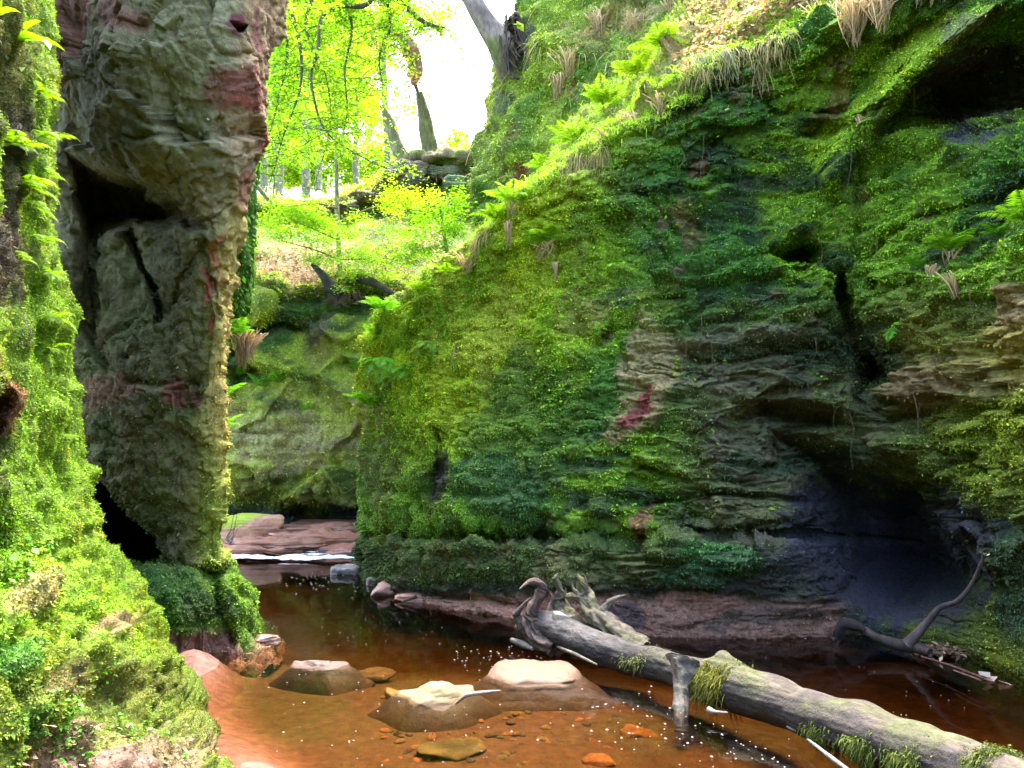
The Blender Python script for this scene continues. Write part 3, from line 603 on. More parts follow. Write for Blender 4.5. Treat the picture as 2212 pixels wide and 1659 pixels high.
# rock shelf and white water at the far end of the pool
def shelf():
    c = []
    tbl = [('b', 1118, 16.2), ('m', 1142, 15.2), ('t', 1165, 14.2), ('lip', 1180, 13.7), ('dr', 1192, 13.55), ('f', 1200, 13.5), ('u', 1230, 13.4)]
    for nm, y, d in tbl:
        r = []
        for x in [380, 460, 540, 620, 700, 780, 860, 960]:
            yy = y - (x - 620) * .05 * (nm in ('t', 'lip', 'm')) ; r.append((x, yy, d))
        c.append(r)
    def disp(W, G): return -(ridged(W, 1.2, 4, 150, stretch=(.5, 1, 6)) * .06 + fbm(W, 3, 4, 151) * .03)
    def cl(W, G, n):
        C = np.broadcast_to(np.array((.26, .12, .085)), W.shape).copy()
        C = mixc(C, (.30, .18, .11), sstep(-.1, .4, fbm(W, 2, 4, 152, stretch=(.4, 1, 4))))
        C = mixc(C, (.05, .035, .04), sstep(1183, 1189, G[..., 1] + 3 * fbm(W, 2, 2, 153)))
        return paint(C, G, W, [(540, 1160, 50, 7, 0, OLV, .8), (620, 1152, 60, 4, 0, (.3, .2, .06), .6), (750, 1188, 50, 6, -4, (.42, .2, .15), .9)], warp=4)
    o, W, G, n, C = build_cliff('rock_shelf', c, 120, 260, [], disp, cl, M_STONE, seed=8, warp=3); tag(o, kind='structure')
    # white water running down to the pool
    nr, nc = 60, 240; r = []
    for y, d in [(1180, 13.9), (1186, 13.6), (1193, 13.45), (1200, 13.3), (1206, 13.05), (1211, 12.75)]:
        r.append([(x, y, d) for x in (440, 560, 680, 800)])
    G = surf(r, nr, nc); W = P(G[..., 0], G[..., 1], G[..., 2])
    W[..., 2] = np.maximum(W[..., 2], .012) + .03 * ridged(W, 5, 3, 155, stretch=(.6, 1, 1)) + .012
    q = fbm(W, 3.5, 4, 156, stretch=(.35, 1.8, 3)); f = sstep(.12, .4, q + .7 * sstep(1198, 1204, G[..., 1]) - .9 * sstep(1208, 1212, G[..., 1]) - .5 * sstep(720, 790, G[..., 0]))
    keep = f.reshape(-1) > .35; F = grid_faces(nr, nc); F = F[keep[F].all(1)]
    C = mixc(np.broadcast_to(np.array((.25, .25, .27)), W.shape).copy(), (.62, .63, .66), f)
    tag(mesh_np('white_water', W.reshape(-1, 3), F, C.reshape(-1, 3), M_STONE), 'white water tumbling off the far rock shelf', kind='structure')
shelf()

# ================================================================== MOSS COVER (stuff)
def moss(name, tup, n, size, dens, **k):
    W, G, nn, C = tup
    o = leaves_on(name, W, G, nn, C, n, size, dens, **k); tag(o, kind='stuff'); return o
x, y = GA[..., 0], GA[..., 1]
dn = (.5 + sstep(-.2, .4, fbm(WA, 3, 3, 160))) * (1 - .9 * ((CA[..., 0] > .2) & (CA[..., 1] < CA[..., 0] * .85)))
moss('moss', (WA, GA, nA, CA), 420000, .0085, dn, seed=1, sgn=1, hang=.5, bright=1.0)
x, y = GB[..., 0], GB[..., 1]
dn = .25 * sstep(480, 800, y) + 1.2 * sstep(1190, 1240, y) * sstep(1385, 1360, y) + .5 * sstep(420, 480, x) * sstep(700, 900, y) + .02
moss('moss', (WB, GB, nB, CB), 110000, .016, dn, seed=2, rnd=.6)
moss('moss', (WC, GC, nC, CC), 12000, .05, np.ones(GC.shape[:2]), seed=3, hang=1.2, rnd=.4)
x, y = GE[..., 0], GE[..., 1]
moss('moss', (WE, GE, nE, CE), 130000, .034, .4 + sstep(-.1, .3, fbm(WE, 1.5, 3, 162)), seed=4)
moss('moss', (WH, GH, nH, CH), 120000, .034, .3 + sstep(-.1, .3, fbm(WH, 1.5, 3, 163)), seed=5, hang=.9)
x, y = GF[..., 0], GF[..., 1]
green = sstep(.9, 1.5, CF[..., 1] / (CF[..., 0] + 1e-4))
dn = green * (.35 + sstep(-.3, .3, fbm(WF, 2.2, 3, 164))) * (1 + sstep(1400, 1000, x)) * (1 - .85 * poly_in(x, y, CAVE, 40)) + .12 * (1 - green)
moss('moss', (WF, GF, nF, CF), 650000, .0145, dn, seed=6, hang=.7, bright=1.55)

# ================================================================== BUILDERS FOR LOOSE THINGS
def tube(pts, rad, ns=14, per=6, flat=1.0, seed=0, rough=0.0, rfreq=6, closed=True):
    """smooth tapered tube through pts; returns V, F (quads), s (0..1 along), a (angle)"""
    pts = np.asarray(pts, float); rad = np.asarray(rad, float)
    n = (len(pts) - 1) * per + 1; ts = np.linspace(0, len(pts) - 1, n); B = catmat(len(pts), ts)
    c = B @ pts; r = np.maximum(B @ rad, .0008)
    t = np.gradient(c, axis=0); t /= np.linalg.norm(t, axis=1, keepdims=True) + 1e-9
    ref = np.array([0, 0, 1.]) if abs(t[:, 2]).mean() < .8 else np.array([1., 0, 0])
    u = np.cross(t, ref); u /= np.linalg.norm(u, axis=1, keepdims=True); v = np.cross(u, t)
    a = np.linspace(0, 2*pi, ns, endpoint=False)
    V = c[:, None] + r[:, None, None] * (u[:, None] * np.cos(a)[None, :, None] + v[:, None] * np.sin(a)[None, :, None] * flat)
    if rough > 0:
        nn = (V - c[:, None]); nn /= np.linalg.norm(nn, axis=-1, keepdims=True) + 1e-9
        L = np.concatenate([[0], np.cumsum(np.linalg.norm(np.diff(c, axis=0), axis=1))])
        q = np.stack([np.cos(a)[None] * r[:, None] * 1.0 + 0*L[:, None], np.sin(a)[None] * r[:, None] + 0*L[:, None], np.broadcast_to(L[:, None] * .3, (n, ns))], -1)
        V = V + nn * (r[:, None] * rough * (ridged(q, rfreq / max(r.max(), .01) * .25, 3, seed) * .6 + fbm(q + 5, rfreq / max(r.max(), .01) * .12, 3, seed + 3)))[..., None]
    i = np.arange(n * ns).reshape(n, ns); j = np.roll(i, -1, 1)
    F = np.stack([i[:-1], i[1:], j[1:], j[:-1]], -1).reshape(-1, 4)
    V = V.reshape(-1, 3)
    if closed:
        V = np.concatenate([V, c[:1], c[-1:]]); k = n * ns
        e = [[i[0, q], j[0, q], k, k] for q in range(ns)] + [[j[-1, q], i[-1, q], k+1, k+1] for q in range(ns)]
        # fans as quads with a doubled point are illegal: pair neighbouring wedges instead
        e = [[i[0, (q+2) % ns], i[0, (q+1) % ns], i[0, q], k] for q in range(0, ns, 2)] + [[i[-1, q], i[-1, (q+1) % ns], i[-1, (q+2) % ns], k+1] for q in range(0, ns, 2)]
        F = np.concatenate([F, np.array(e)])
    s = np.repeat(np.linspace(0, 1, n), ns)
    if closed: s = np.concatenate([s, [0, 1]])
    return V, F, s
class MB:
    def __init__(self): self.V = []; self.F = []; self.C = []; self.n = 0
    def add(self, V, F, C):
        V = np.asarray(V); C = np.asarray(C, float)
        if C.ndim == 1: C = np.tile(C, (len(V), 1))
        self.V.append(V); self.F.append(np.asarray(F) + self.n); self.C.append(C); self.n += len(V); return self
    def tube(self, pts, rad, c=BRN, **k):
        V, F, s = tube(pts, rad, **k); V_ = V
        t = fbm(V_, 6, 3, 3)[:, None]; return self.add(V, F, np.array(c) * (1 + .5 * t))
    def build(self, name, m, parent=None, smooth=True, origin=None):
        V = np.concatenate(self.V)
        if origin is not None and parent is None: V = V - np.array(origin)
        o = mesh_np(name, V, np.concatenate(self.F), np.concatenate(self.C), m, parent, smooth)
        if origin is not None and parent is None: o.location = [float(q) for q in origin]
        return o
def under(o, root):
    """put a world-space mesh under its thing's empty"""
    o.parent = root; o.matrix_parent_inverse = mathutils.Matrix.Translation(-mathutils.Vector(root.location)); return o
def at_surf(W, G, px, py):
    d2 = (G[..., 0] - px) ** 2 + (G[..., 1] - py) ** 2; m = max(d2.min(), 100.0) + 60
    k = np.argmin(np.where(d2 <= m, G[..., 2], 1e9)); i, j = np.unravel_index(k, G.shape[:2]); return W[i, j].copy()

def leafcloud(mb, centre, rad, n, size, c, seed=0, flat=.35, aspect=.6, jit=.3, droop=.15, shell=0.0, clump=0):
    """n small leaves through an ellipsoid, mostly level, in looser and denser clumps"""
    r = np.random.default_rng(seed); centre = np.asarray(centre, float); rad = np.asarray(rad, float)
    m = n * 3 if clump else n
    d = r.normal(size=(m, 3)); d /= np.linalg.norm(d, axis=1, keepdims=True)
    q = d * (r.random((m, 1)) ** (1/3) * (1 - shell) + shell) * rad + centre
    if clump:
        w = sstep(-.15, .35, fbm(q, clump, 3, seed)) + .01; k = r.choice(m, n, p=w / w.sum(), replace=False); q = q[k]
    leaves(mb, q, size, c, r, flat, aspect, jit, droop)
def leaves(mb, q, size, c, r, flat=.35, aspect=.6, jit=.3, droop=.15):
    n = len(q); az = r.random(n) * 2 * pi
    t = np.stack([np.cos(az), np.sin(az), r.normal(-droop, flat, n)], 1); t /= np.linalg.norm(t, axis=1, keepdims=True)
    up = np.stack([r.normal(0, flat, n), r.normal(0, flat, n), np.ones(n)], 1)
    wd = np.cross(t, up); wd /= np.linalg.norm(wd, axis=1, keepdims=True)
    s = size * np.exp(r.normal(0, .25, n))[:, None]
    V = np.stack([q, q + t*s*.5 + wd*s*aspect*.5, q + t*s - np.array([0, 0, .1])*s, q + t*s*.5 - wd*s*aspect*.5], 1).reshape(-1, 3)
    cl = np.asarray(c) * np.exp(r.normal(0, jit, n))[:, None] * np.concatenate([1 + r.normal(0, .12, (n, 1)), np.ones((n, 1)), np.ones((n, 1))], 1)
    mb.add(V, np.arange(n*4).reshape(-1, 4), np.repeat(cl, 4, 0))

def fern(pos, L, nf, label, c=LIME, face=(-.3, -1), spread=1.3, el=.9, droop=1.6, seed=0, skirt=0, group='ferns on the cliffs'):
    r = np.random.default_rng(seed); pos = np.asarray(pos, float); mb = MB(); fa = math.atan2(face[1], face[0])
    for k in range(nf):
        az = fa + (k / max(nf - 1, 1) - .5) * 2 * spread + r.normal(0, .15); e0 = el + r.normal(0, .2); l = L * r.uniform(.7, 1.1)
        ns = 22; p = np.zeros((ns, 3)); e = e0; q = pos.copy(); step = l / ns
        T = []
        for i in range(ns):
            dv = np.array([cos(az)*cos(e), sin(az)*cos(e), sin(e)]); T.append(dv); p[i] = q; q = q + dv * step; e -= droop / ns * (.4 + 1.2 * i / ns)
        T = np.array(T); side = np.cross(T, [0, 0, 1.]); side /= np.linalg.norm(side, axis=1, keepdims=True) + 1e-6; upv = np.cross(side, T)
        cc = np.array(c) * r.uniform(.75, 1.25)
        s = np.linspace(0, 1, ns); prof = l * .26 * np.sin(np.clip(s * 1.02 + .12, 0, 1) ** .75 * pi) ** .8 + .004
        for sd in (-1, 1):
            b = p[2:]; ln = prof[2:, None]; dr = side[2:] * sd * .92 + T[2:] * .38 - upv[2:] * .12 + r.normal(0, .05, b.shape); wv = T[2:] * step * .42
            V = np.stack([b - wv * .6, b + dr * ln * .45 - wv * 1.0, b + dr * ln - np.array([0, 0, .12]) * ln, b + dr * ln * .45 + wv * 1.1], 1).reshape(-1, 3)
            mb.add(V, np.arange(len(b)*4).reshape(-1, 4), np.repeat(cc * np.exp(r.normal(0, .15, (len(b), 1))), 4, 0))
        Vt, Ft, _ = tube(p[::4], np.linspace(.004, .0015, len(p[::4])) * L / .5, ns=4, per=2); mb.add(Vt, Ft, np.array(c) * .8)
    root = empty('fern', pos); tag(root, label, 'fern', group)
    f = under(mb.build('fronds', M_FERN, smooth=False), root)
    if skirt:
        under(strands(pos + np.array([0, -.02, 0]), skirt, L * .5, .06 * L / .4, STR, seed).build('dead_fronds', M_DRY, smooth=False), root)
    return root
def strands(pos, n, L, w, c, seed=0, width=.008, out=(0, -.25), clump=4):
    """bundle of hanging dry blades whose tips draw together"""
    r = np.random.default_rng(seed); mb = MB(); pos = np.asarray(pos, float)
    tips = np.stack([r.normal(0, w * .8, clump), r.normal(0, w * .4, clump), -L * r.uniform(.7, 1.1, clump)], 1)
    for k in range(n):
        b = pos + np.array([r.normal(0, w), r.normal(0, w * .5), r.normal(0, w * .4)]); tp = pos + tips[r.integers(clump)] + r.normal(0, w * .12, 3) + np.array([0, 0, r.uniform(0, L * .35)])
        mid = (b + tp) / 2 + np.array([r.normal(0, w * .5) + out[0] * L * .3, out[1] * L * .3 + r.normal(0, w * .3), L * .12])
        s = np.linspace(0, 1, 6)[:, None]; p = (1-s)**2 * b + 2*s*(1-s) * mid + s*s * tp
        a = r.random() * pi; wv = np.array([cos(a), sin(a) * .6, 0]) * width * (1 - s * .75)
        V = np.stack([p - wv, p + wv], 1).reshape(-1, 3); i = np.arange(5) * 2; F = np.stack([i, i+1, i+3, i+2], 1)
        mb.add(V, F, np.array(c) * math.exp(r.normal(0, .3)) * (1.1 - .5 * s.repeat(2, 0)))
    return mb
def blades(W, nn, n, size, c, c2, seed, width=.004, up=.6, droop=.8, m=M_FERN, wgt=None, out=.5):
    r = np.random.default_rng(seed); W = W.reshape(-1, 3); nn = nn.reshape(-1, 3)
    p_ = None if wgt is None else (wgt.ravel() / wgt.sum())
    k = r.choice(len(W), n, p=p_); b = W[k] + r.normal(0, .012, (n, 3)); d = nn[k] * out + np.array([0, 0, up]) + r.normal(0, .45, (n, 3)); d /= np.linalg.norm(d, axis=1, keepdims=True)
    L = size * np.exp(r.normal(0, .4, (n, 1))); sd = np.cross(d, r.normal(size=(n, 3))); sd /= np.linalg.norm(sd, axis=1, keepdims=True); g = np.array([0, 0, -1.])
    pts = []
    for s in (0, .35, .7, 1.0):
        q = b + d * L * s + g * L * droop * s * s; wv = sd * width * (1 - s * .85); pts += [q - wv, q + wv]
    V = np.stack(pts, 1).reshape(-1, 3); i = np.arange(n)[:, None] * 8
    F = np.concatenate([np.concatenate([i+a, i+a+1, i+a+3, i+a+2], 1) for a in (0, 2, 4)])
    t = r.random((n, 1)); cl = (np.array(c) * t + np.array(c2) * (1-t)) * np.exp(r.normal(0, .25, (n, 1)))
    return V, F, np.repeat(cl, 8, 0)

def stone(name, pos, size, rot, colf, label, cat='stone', seed=0, m=M_STONE, strata=0.0, planes=16, group=None, sink=.35, rough=.03, tilt=(0, 0), faces=None, rooted=False):
    """angular block: a random convex body with worn edges, bedding lines and grain"""
    r = np.random.default_rng(seed); nu, nv = 96, 60
    th = np.linspace(0, 2*pi, nu, endpoint=False); ph = np.linspace(-pi/2, pi/2, nv)
    D = np.stack([np.cos(ph)[:, None] * np.cos(th)[None], np.cos(ph)[:, None] * np.sin(th)[None], np.sin(ph)[:, None] + 0*th[None]], -1)
    pn = r.normal(size=(planes, 3)); pn /= np.linalg.norm(pn, axis=1, keepdims=True); h = r.uniform(.72, 1.0, planes)
    pn = np.concatenate([pn, [[.1, -.1, 1.0]]]); h = np.append(h, .62)
    if faces: pn = np.array([f[:3] for f in faces], float); pn /= np.linalg.norm(pn, axis=1, keepdims=True); h = np.array([f[3] for f in faces]); pn = np.concatenate([pn, [[1, .3, 0], [-1, .2, 0], [.2, 1, 0], [-.1, -1, 0], [.7, -.7, 0], [-.7, -.7, 0], [.7, .7, 0], [-.7, .7, 0], [0, 0, -1]]]); pn /= np.linalg.norm(pn, axis=1, keepdims=True); h = np.concatenate([h, r.uniform(.82, 1, 8), [1]])
    dt = np.maximum(D @ pn.T, .02) / h
    R = 1 / ((dt ** 14).sum(-1)) ** (1/14)
    V = D * R[..., None]; V = V / np.abs(V).max((0, 1)); V = V * np.asarray(size)
    if rooted:
        mrow = nv // 2 - 3; ring = V[mrow].copy()
        for i_ in range(mrow):
            t_ = 1 - i_ / mrow; V[i_] = ring * [1 + .75 * t_, 1 + .75 * t_, 1]; V[i_, :, 2] = ring[:, 2] - t_ * .18
        V[0] = [0, 0, V[0, :, 2].mean()]
    V = V + D * (fbm(V, 5, 4, seed + 5) * rough * 1.2 + (ridged(V, 3.5, 3, seed + 9, stretch=(.25, .25, 5)) * strata))[..., None]
    M = mathutils.Euler((tilt[0], tilt[1], rot)).to_matrix(); V = V @ np.array(M).T
    i = np.arange(nu*nv).reshape(nv, nu); j = np.roll(i, -1, 1); F = np.stack([i[:-1], j[:-1], j[1:], i[1:]], -1).reshape(-1, 4)
    zc = size[2] * (1 - 2 * sink)
    o = mesh_np(name, V.reshape(-1, 3), F, colf(V.reshape(-1, 3)), m)
    o.location = (float(pos[0]), float(pos[1]), float(pos[2] + zc)); tag(o, label, cat, group); return o
def under_dark(f, z0, w=.05, c=(.05, .026, .014), k=.95):
    return lambda V: mixc(f(V), c, sstep(z0 + .01, z0 - w, V[:, 2] + .02 * fbm(V, 6, 2, 8)) * k)
def colmix(a, b, f=4, seed=0, st=(1, 1, 1), lo=-.1, hi=.3):
    return lambda V: mixc(np.broadcast_to(np.array(a, float), V.shape).copy(), b, sstep(lo, hi, fbm(V, f, 4, seed, stretch=st)))

# ================================================================== THE FALLEN TRUNK
def log():
    path = [(1130,1360,6.95,.15),(1185,1356,6.75,.17),(1250,1384,6.5,.165),(1330,1412,6.2,.15),(1430,1440,5.85,.15),(1520,1466,5.5,.165),(1580,1484,5.25,.185),(1660,1510,5.0,.175),(1780,1553,4.62,.17),(1880,1590,4.35,.18),(1980,1628,4.1,.175),(2110,1672,3.8,.17),(2260,1725,3.5,.175),(2450,1790,3.2,.21),(2700,1900,2.85,.21)]
    c = np.array([P(x, y, d) for x, y, d, r in path]); rad = np.array([r * .82 for *_, r in path])
    root = empty('fallen_tree_trunk', (c[6][0], c[6][1], 0)); tag(root, 'bleached fallen tree trunk lying across the stream with upturned roots', 'fallen tree')
    V, F, s = tube(c, rad, ns=96, per=34, flat=.95, seed=200, rough=.10, rfreq=5)
    # knobs and swellings
    for (x, y, d, r, h) in [(1565, 1418, 5.3, .12, .07), (1872, 1520, 4.45, .11, .055), (1420, 1385, 5.95, .16, .03), (1700, 1470, 4.95, .14, .03), (2010, 1560, 4.1, .12, .025), (2080, 1590, 3.9, .12, .03), (1480, 1500, 5.45, .14, .05)]:
        q = P(x, y, d); dd = np.linalg.norm(V - q, axis=1); cn = c[np.argmin(np.linalg.norm(c - q, axis=1))]; dirv = q - cn; dirv /= np.linalg.norm(dirv)
        V = V + dirv * (h * np.exp(-(dd / r) ** 2))[:, None]
    ax_ = c[-1] - c[3]; ax_ /= np.linalg.norm(ax_); q_ = V - (V @ ax_)[:, None] * ax_ * .88; furrow = ridged(q_, 13, 4, 201, rough=.6)
    cl_ = c[np.linalg.norm(V[:, None, :] - c[None], axis=2).argmin(1)]; on = V - cl_; on -= (on @ ax_)[:, None] * ax_; on /= np.linalg.norm(on, axis=1, keepdims=True) + 1e-6; V = V - on * (furrow * .013 + fbm(V, 3.5, 3, 202) * .02)[:, None]
    L = s * 30
    C = np.broadcast_to(np.array((.13, .105, .075)), V.shape).copy()
    gr = fbm(np.stack([L, V[:, 2] * 30, V[:, 1] * 10], 1), 1.0, 4, 205)
    C = mixc(C, (.06, .05, .045), sstep(.15, .6, furrow) * .8); C = mixc(C, (.11, .105, .105), sstep(.45, .15, s) * .8)
    C = mixc(C, (.07, .06, .06), sstep(-.05, .4, gr) * .75)
    C = mixc(C, (.19, .155, .115), sstep(.1, .5, fbm(V, 3, 3, 206)) * sstep(.25, .5, s) * .6)
    C = mixc(C, (.085, .105, .03), sstep(.0, .4, fbm(V, 4, 4, 207)) * sstep(.2, .35, s) * .65 * sstep(.42, .3, V[:, 2]))
    C = mixc(C, (.025, .022, .025), sstep(.27, .15, V[:, 2] + .05 * fbm(V, 3, 3, 208)) * .85)  # wet underside, with the trunk's own shade painted into the colour
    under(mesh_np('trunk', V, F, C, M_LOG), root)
    # upturned roots
    def rt(pts, rad, cc, seed, flat=.7, name='root', lab=None, scale=.88):
        p = np.array([P(x, y, d) for x, y, d in pts]); V, F, s = tube(p, np.array(rad) * scale, ns=48, per=16, flat=flat, seed=seed, rough=.55, rfreq=12)
        C = np.broadcast_to(np.array(cc, float), V.shape).copy(); C = mixc(C, (.10, .08, .08), sstep(.0, .5, ridged(V, 14, 3, seed, stretch=(1.5, 1.5, .35))) * .6)
        C = mixc(C, (.32, .27, .21), sstep(.1, .5, fbm(V, 9, 3, seed + 1)) * .4)
        o = under(mesh_np(name, V, F, C, M_LOG), root)
        if lab: o['label'] = lab
        return V
    rt([(1205,1392,6.62),(1160,1368,6.72),(1146,1330,6.76),(1160,1298,6.76),(1172,1272,6.74),(1162,1258,6.72),(1143,1257,6.70),(1122,1272,6.66)], [.13,.12,.075,.06,.05,.035,.022,.003], (.10, .07, .06), 211, lab='hooked brown root at the left end')
    rt([(1150,1372,6.8),(1126,1352,6.82),(1118,1326,6.82),(1134,1302,6.8),(1150,1290,6.78)], [.10,.06,.035,.02,.004], (.10, .075, .06), 212)
    rt([(1230,1378,6.8),(1206,1345,6.85),(1190,1318,6.88),(1194,1294,6.88),(1186,1276,6.86)], [.12,.08,.05,.03,.004], (.12, .09, .06), 213)
    rt([(1290,1388,6.55),(1236,1345,6.75),(1214,1305,6.85),(1210,1272,6.85),(1200,1250,6.83),(1206,1238,6.82)], [.11,.10,.075,.045,.028,.004], (.10, .105, .04), 214, lab='mossy root stub standing upright')
    rt([(1390,1408,6.15),(1332,1372,6.4),(1288,1330,6.6),(1264,1290,6.7),(1256,1258,6.7),(1246,1238,6.7)], [.10,.11,.10,.075,.05,.006], (.11, .11, .05), 215, lab='thick green root stub with a broken top')
    for q_, (x1, y1) in enumerate([(1262, 1240), (1236, 1254), (1222, 1268)]):
        rt([(1285,1325,6.62),(1262 - 6*q_,1290,6.68),(x1 + 2,y1 + 18,6.69),(x1,y1,6.69)], [.05,.045,.022,.003], (.12, .12, .05), 240 + q_)
    rt([(1385,1394,6.25),(1330,1352,6.5),(1303,1326,6.6),(1312,1305,6.62),(1334,1291,6.6),(1358,1283,6.58)], [.08,.075,.055,.035,.022,.003], (.13, .11, .085), 216, lab='pale root forking to the right')
    rt([(1310,1312,6.61),(1322,1303,6.6),(1340,1300,6.58)], [.03,.02,.003], (.13, .11, .085), 219)
    rt([(1320,1335,6.6),(1328,1350,6.55),(1334,1378,6.5)], [.05,.055,.05], (.12, .09, .08), 217)
    rt([(1175,1352,6.78),(1196,1330,6.8),(1222,1322,6.8),(1250,1330,6.75)], [.06,.05,.045,.02], (.09, .07, .055), 226)
    # leg-like branch stub into the water
    o_ = rt([(1490,1440,5.45),(1478,1475,5.38),(1470,1510,5.3),(1470,1540,5.2),(1470,1580,5.15)], [.15,.08,.055,.05,.045], (.085, .085, .065), 218, flat=1, name='branch_stub', scale=.8)
    # moss clumps hanging from the trunk
    def clump(spots, n, cc, seed, L=.05):
        r = np.random.default_rng(seed); mb = MB(); q = []
        for (x, y, d, sx, sy, k) in spots:
            for _ in range(int(n * k)): q.append(P(x + r.normal(0, sx), y + r.normal(0, sy), d + r.normal(0, .03)))
        q = np.array(q); c2 = c[None]; dd = np.linalg.norm(q[:, None] - c2, axis=2); i = dd.argmin(1)
        B = np.repeat(q, 1, 0); cd = B - c[i]; ax = np.zeros_like(cd)
        for a in range(len(q)):
            k2 = i[a]; a0, a1 = c[max(k2-1, 0)], c[min(k2+1, len(c)-1)]; t = (a1-a0) / np.linalg.norm(a1-a0); ax[a] = cd[a] - t * (cd[a] @ t)
            rr = rad[k2] * .97; cc_ = B[a] - ax[a]; B[a] = cc_ + ax[a] / np.linalg.norm(ax[a]) * rr
        nn = ax / np.linalg.norm(ax, axis=1, keepdims=True)
        Vb, Fb, Cb = blades(B, nn, len(B) * 3, L, cc[0], cc[1], seed, width=.004, up=.15, droop=.9, out=.7)
        tag(under(mesh_np('moss_clump', Vb, Fb, Cb, M_MOSS, smooth=False), root), kind='stuff')
    clump([(1515,1452,5.3,26,24,1), (1545,1462,5.2,30,18,.8), (1490,1478,5.3,10,24,.4)], 900, ((.05, .07, .02), (.26, .26, .03)), 220, .035)
    clump([(1760,1590,4.5,26,12,.5), (1850,1622,4.25,36,14,.8), (1950,1655,4.0,40,16,1), (2080,1700,3.7,60,20,1), (2150,1640,3.7,40,16,.5)], 800, ((.05, .08, .02), (.16, .20, .03)), 221, .022)
    clump([(1400,1425,5.9,50,10,1)], 160, ((.14, .17, .05), (.2, .24, .05)), 222, .02)
log()
stone('stone', P(1207, 1338, 6.62) , (.075, .07, .075), .4, colmix((.26, .25, .21), (.16, .16, .13), 12, 3), 'small round grey stone wedged between the roots of the fallen trunk', 'stone', 230, sink=.5, rough=.01)

# ================================================================== STONES IN THE STREAM
stone('stone', PW(690, 1438), (.27, .18, .085), .1, under_dark(colmix((.11, .07, .06), (.22, .145, .115), 3, 4), .015, .03), 'brown angular stone standing alone in the water, farthest left of the dry stones', 'stone', 246, strata=.004, sink=.5, rough=.04, faces=[(-.5, -.7, .5, .42), (.5, -.25, .8, .40), (.1, .7, .7, .5)], rooted=True)
stone('stone', PW(940, 1502), (.38, .22, .115), .2, under_dark(colmix((.24, .19, .09), (.19, .10, .075), 2.2, 5), .015, .03), 'yellow sandstone block with a reddish right end and a white stick against it', 'stone', 251, strata=.004, sink=.5, rough=.04, faces=[(-.72, -.2, .62, .40), (.75, -.45, .5, .52), (.1, -.8, .6, .6), (0, .7, .7, .5)], rooted=True)
stone('stone', PW(1158, 1460), (.40, .25, .10), -.05, under_dark(colmix((.19, .08, .05), (.22, .125, .08), 2, 6, (.5, .5, 4)), .015, .03), 'flat layered pink sandstone slab beside the fallen trunk', 'stone', 263, strata=.016, sink=.48, rough=.04, faces=[(-.06, -.22, 1, .50), (.9, -.2, .45, .72), (-.8, -.4, .5, .62), (.2, -.9, .35, .75)], rooted=True)
def under_stone(px, py, z, size, rot, a, b, label, seed):
    o = stone('stone', PW(px, py, z), size, rot, colmix(tuple(.5 * q for q in a), tuple(.45 * q for q in b), 3, seed), label, 'stone', seed, m=M_BED, sink=.5, planes=12); return o
under_stone(845, 1500, -.09, (.30, .18, .06), .2, (.46, .34, .13), (.36, .24, .08), 'flat yellowish slab just under the water left of the yellow block', 271)
under_stone(985, 1625, -.17, (.26, .17, .10), .4, (.26, .2, .07), (.16, .14, .05), 'large olive brown stone under the water at the front of the pool', 272)
under_stone(790, 1465, -.15, (.30, .18, .06), .1, (.30, .17, .06), (.24, .15, .06), 'dull brown slab under the water behind the yellow block', 273)
under_stone(1375, 1585, -.18, (.16, .11, .05), .5, (.55, .22, .07), (.46, .2, .06), 'small bright orange stone under the water in front of the trunk', 274)
under_stone(1290, 1650, -.2, (.12, .08, .05), .1, (.50, .20, .07), (.4, .2, .08), 'orange pebble stone under the water at the bottom edge of the photo', 275)
under_stone(1190, 1570, -.2, (.4, .22, .06), -.3, (.34, .18, .07), (.26, .15, .06), 'long rusty slab under the water below the pink sandstone', 276)
def gravel():
    mb = MB(); r = np.random.default_rng(280)
    for k in range(320):
        x, y = r.uniform(820, 1800), r.uniform(1500, 1700); p = PW(x, y, -.30); p[2] = bed_z(p[0], p[1]); s = r.uniform(.012, .05)
        th = np.linspace(0, 2*pi, 9, endpoint=False); ph = np.array([-1.2, -.5, 0, .5, 1.0, 1.45])
        D = np.stack([np.cos(ph)[:, None]*np.cos(th)[None], np.cos(ph)[:, None]*np.sin(th)[None], np.sin(ph)[:, None]+0*th[None]], -1)
        V = D * np.array([s, s * r.uniform(.6, .9), s * .5]) * (1 + .25 * vn(D * 2 + k, 5))[..., None]; a = r.random() * 3
        V[..., :2] = V[..., :2] @ np.array([[cos(a), -sin(a)], [sin(a), cos(a)]])
        i = np.arange(54).reshape(6, 9); j = np.roll(i, -1, 1); F = np.stack([i[:-1], j[:-1], j[1:], i[1:]], -1).reshape(-1, 4)
        cc = [(.22, .11, .05), (.15, .10, .045), (.12, .10, .045), (.30, .12, .05), (.07, .05, .035)][r.integers(5)]
        mb.add(V.reshape(-1, 3) + p, F, np.array(cc))
    tag(mb.build('gravel', M_BED), 'rusty gravel on the stream bed', kind='stuff')
gravel()
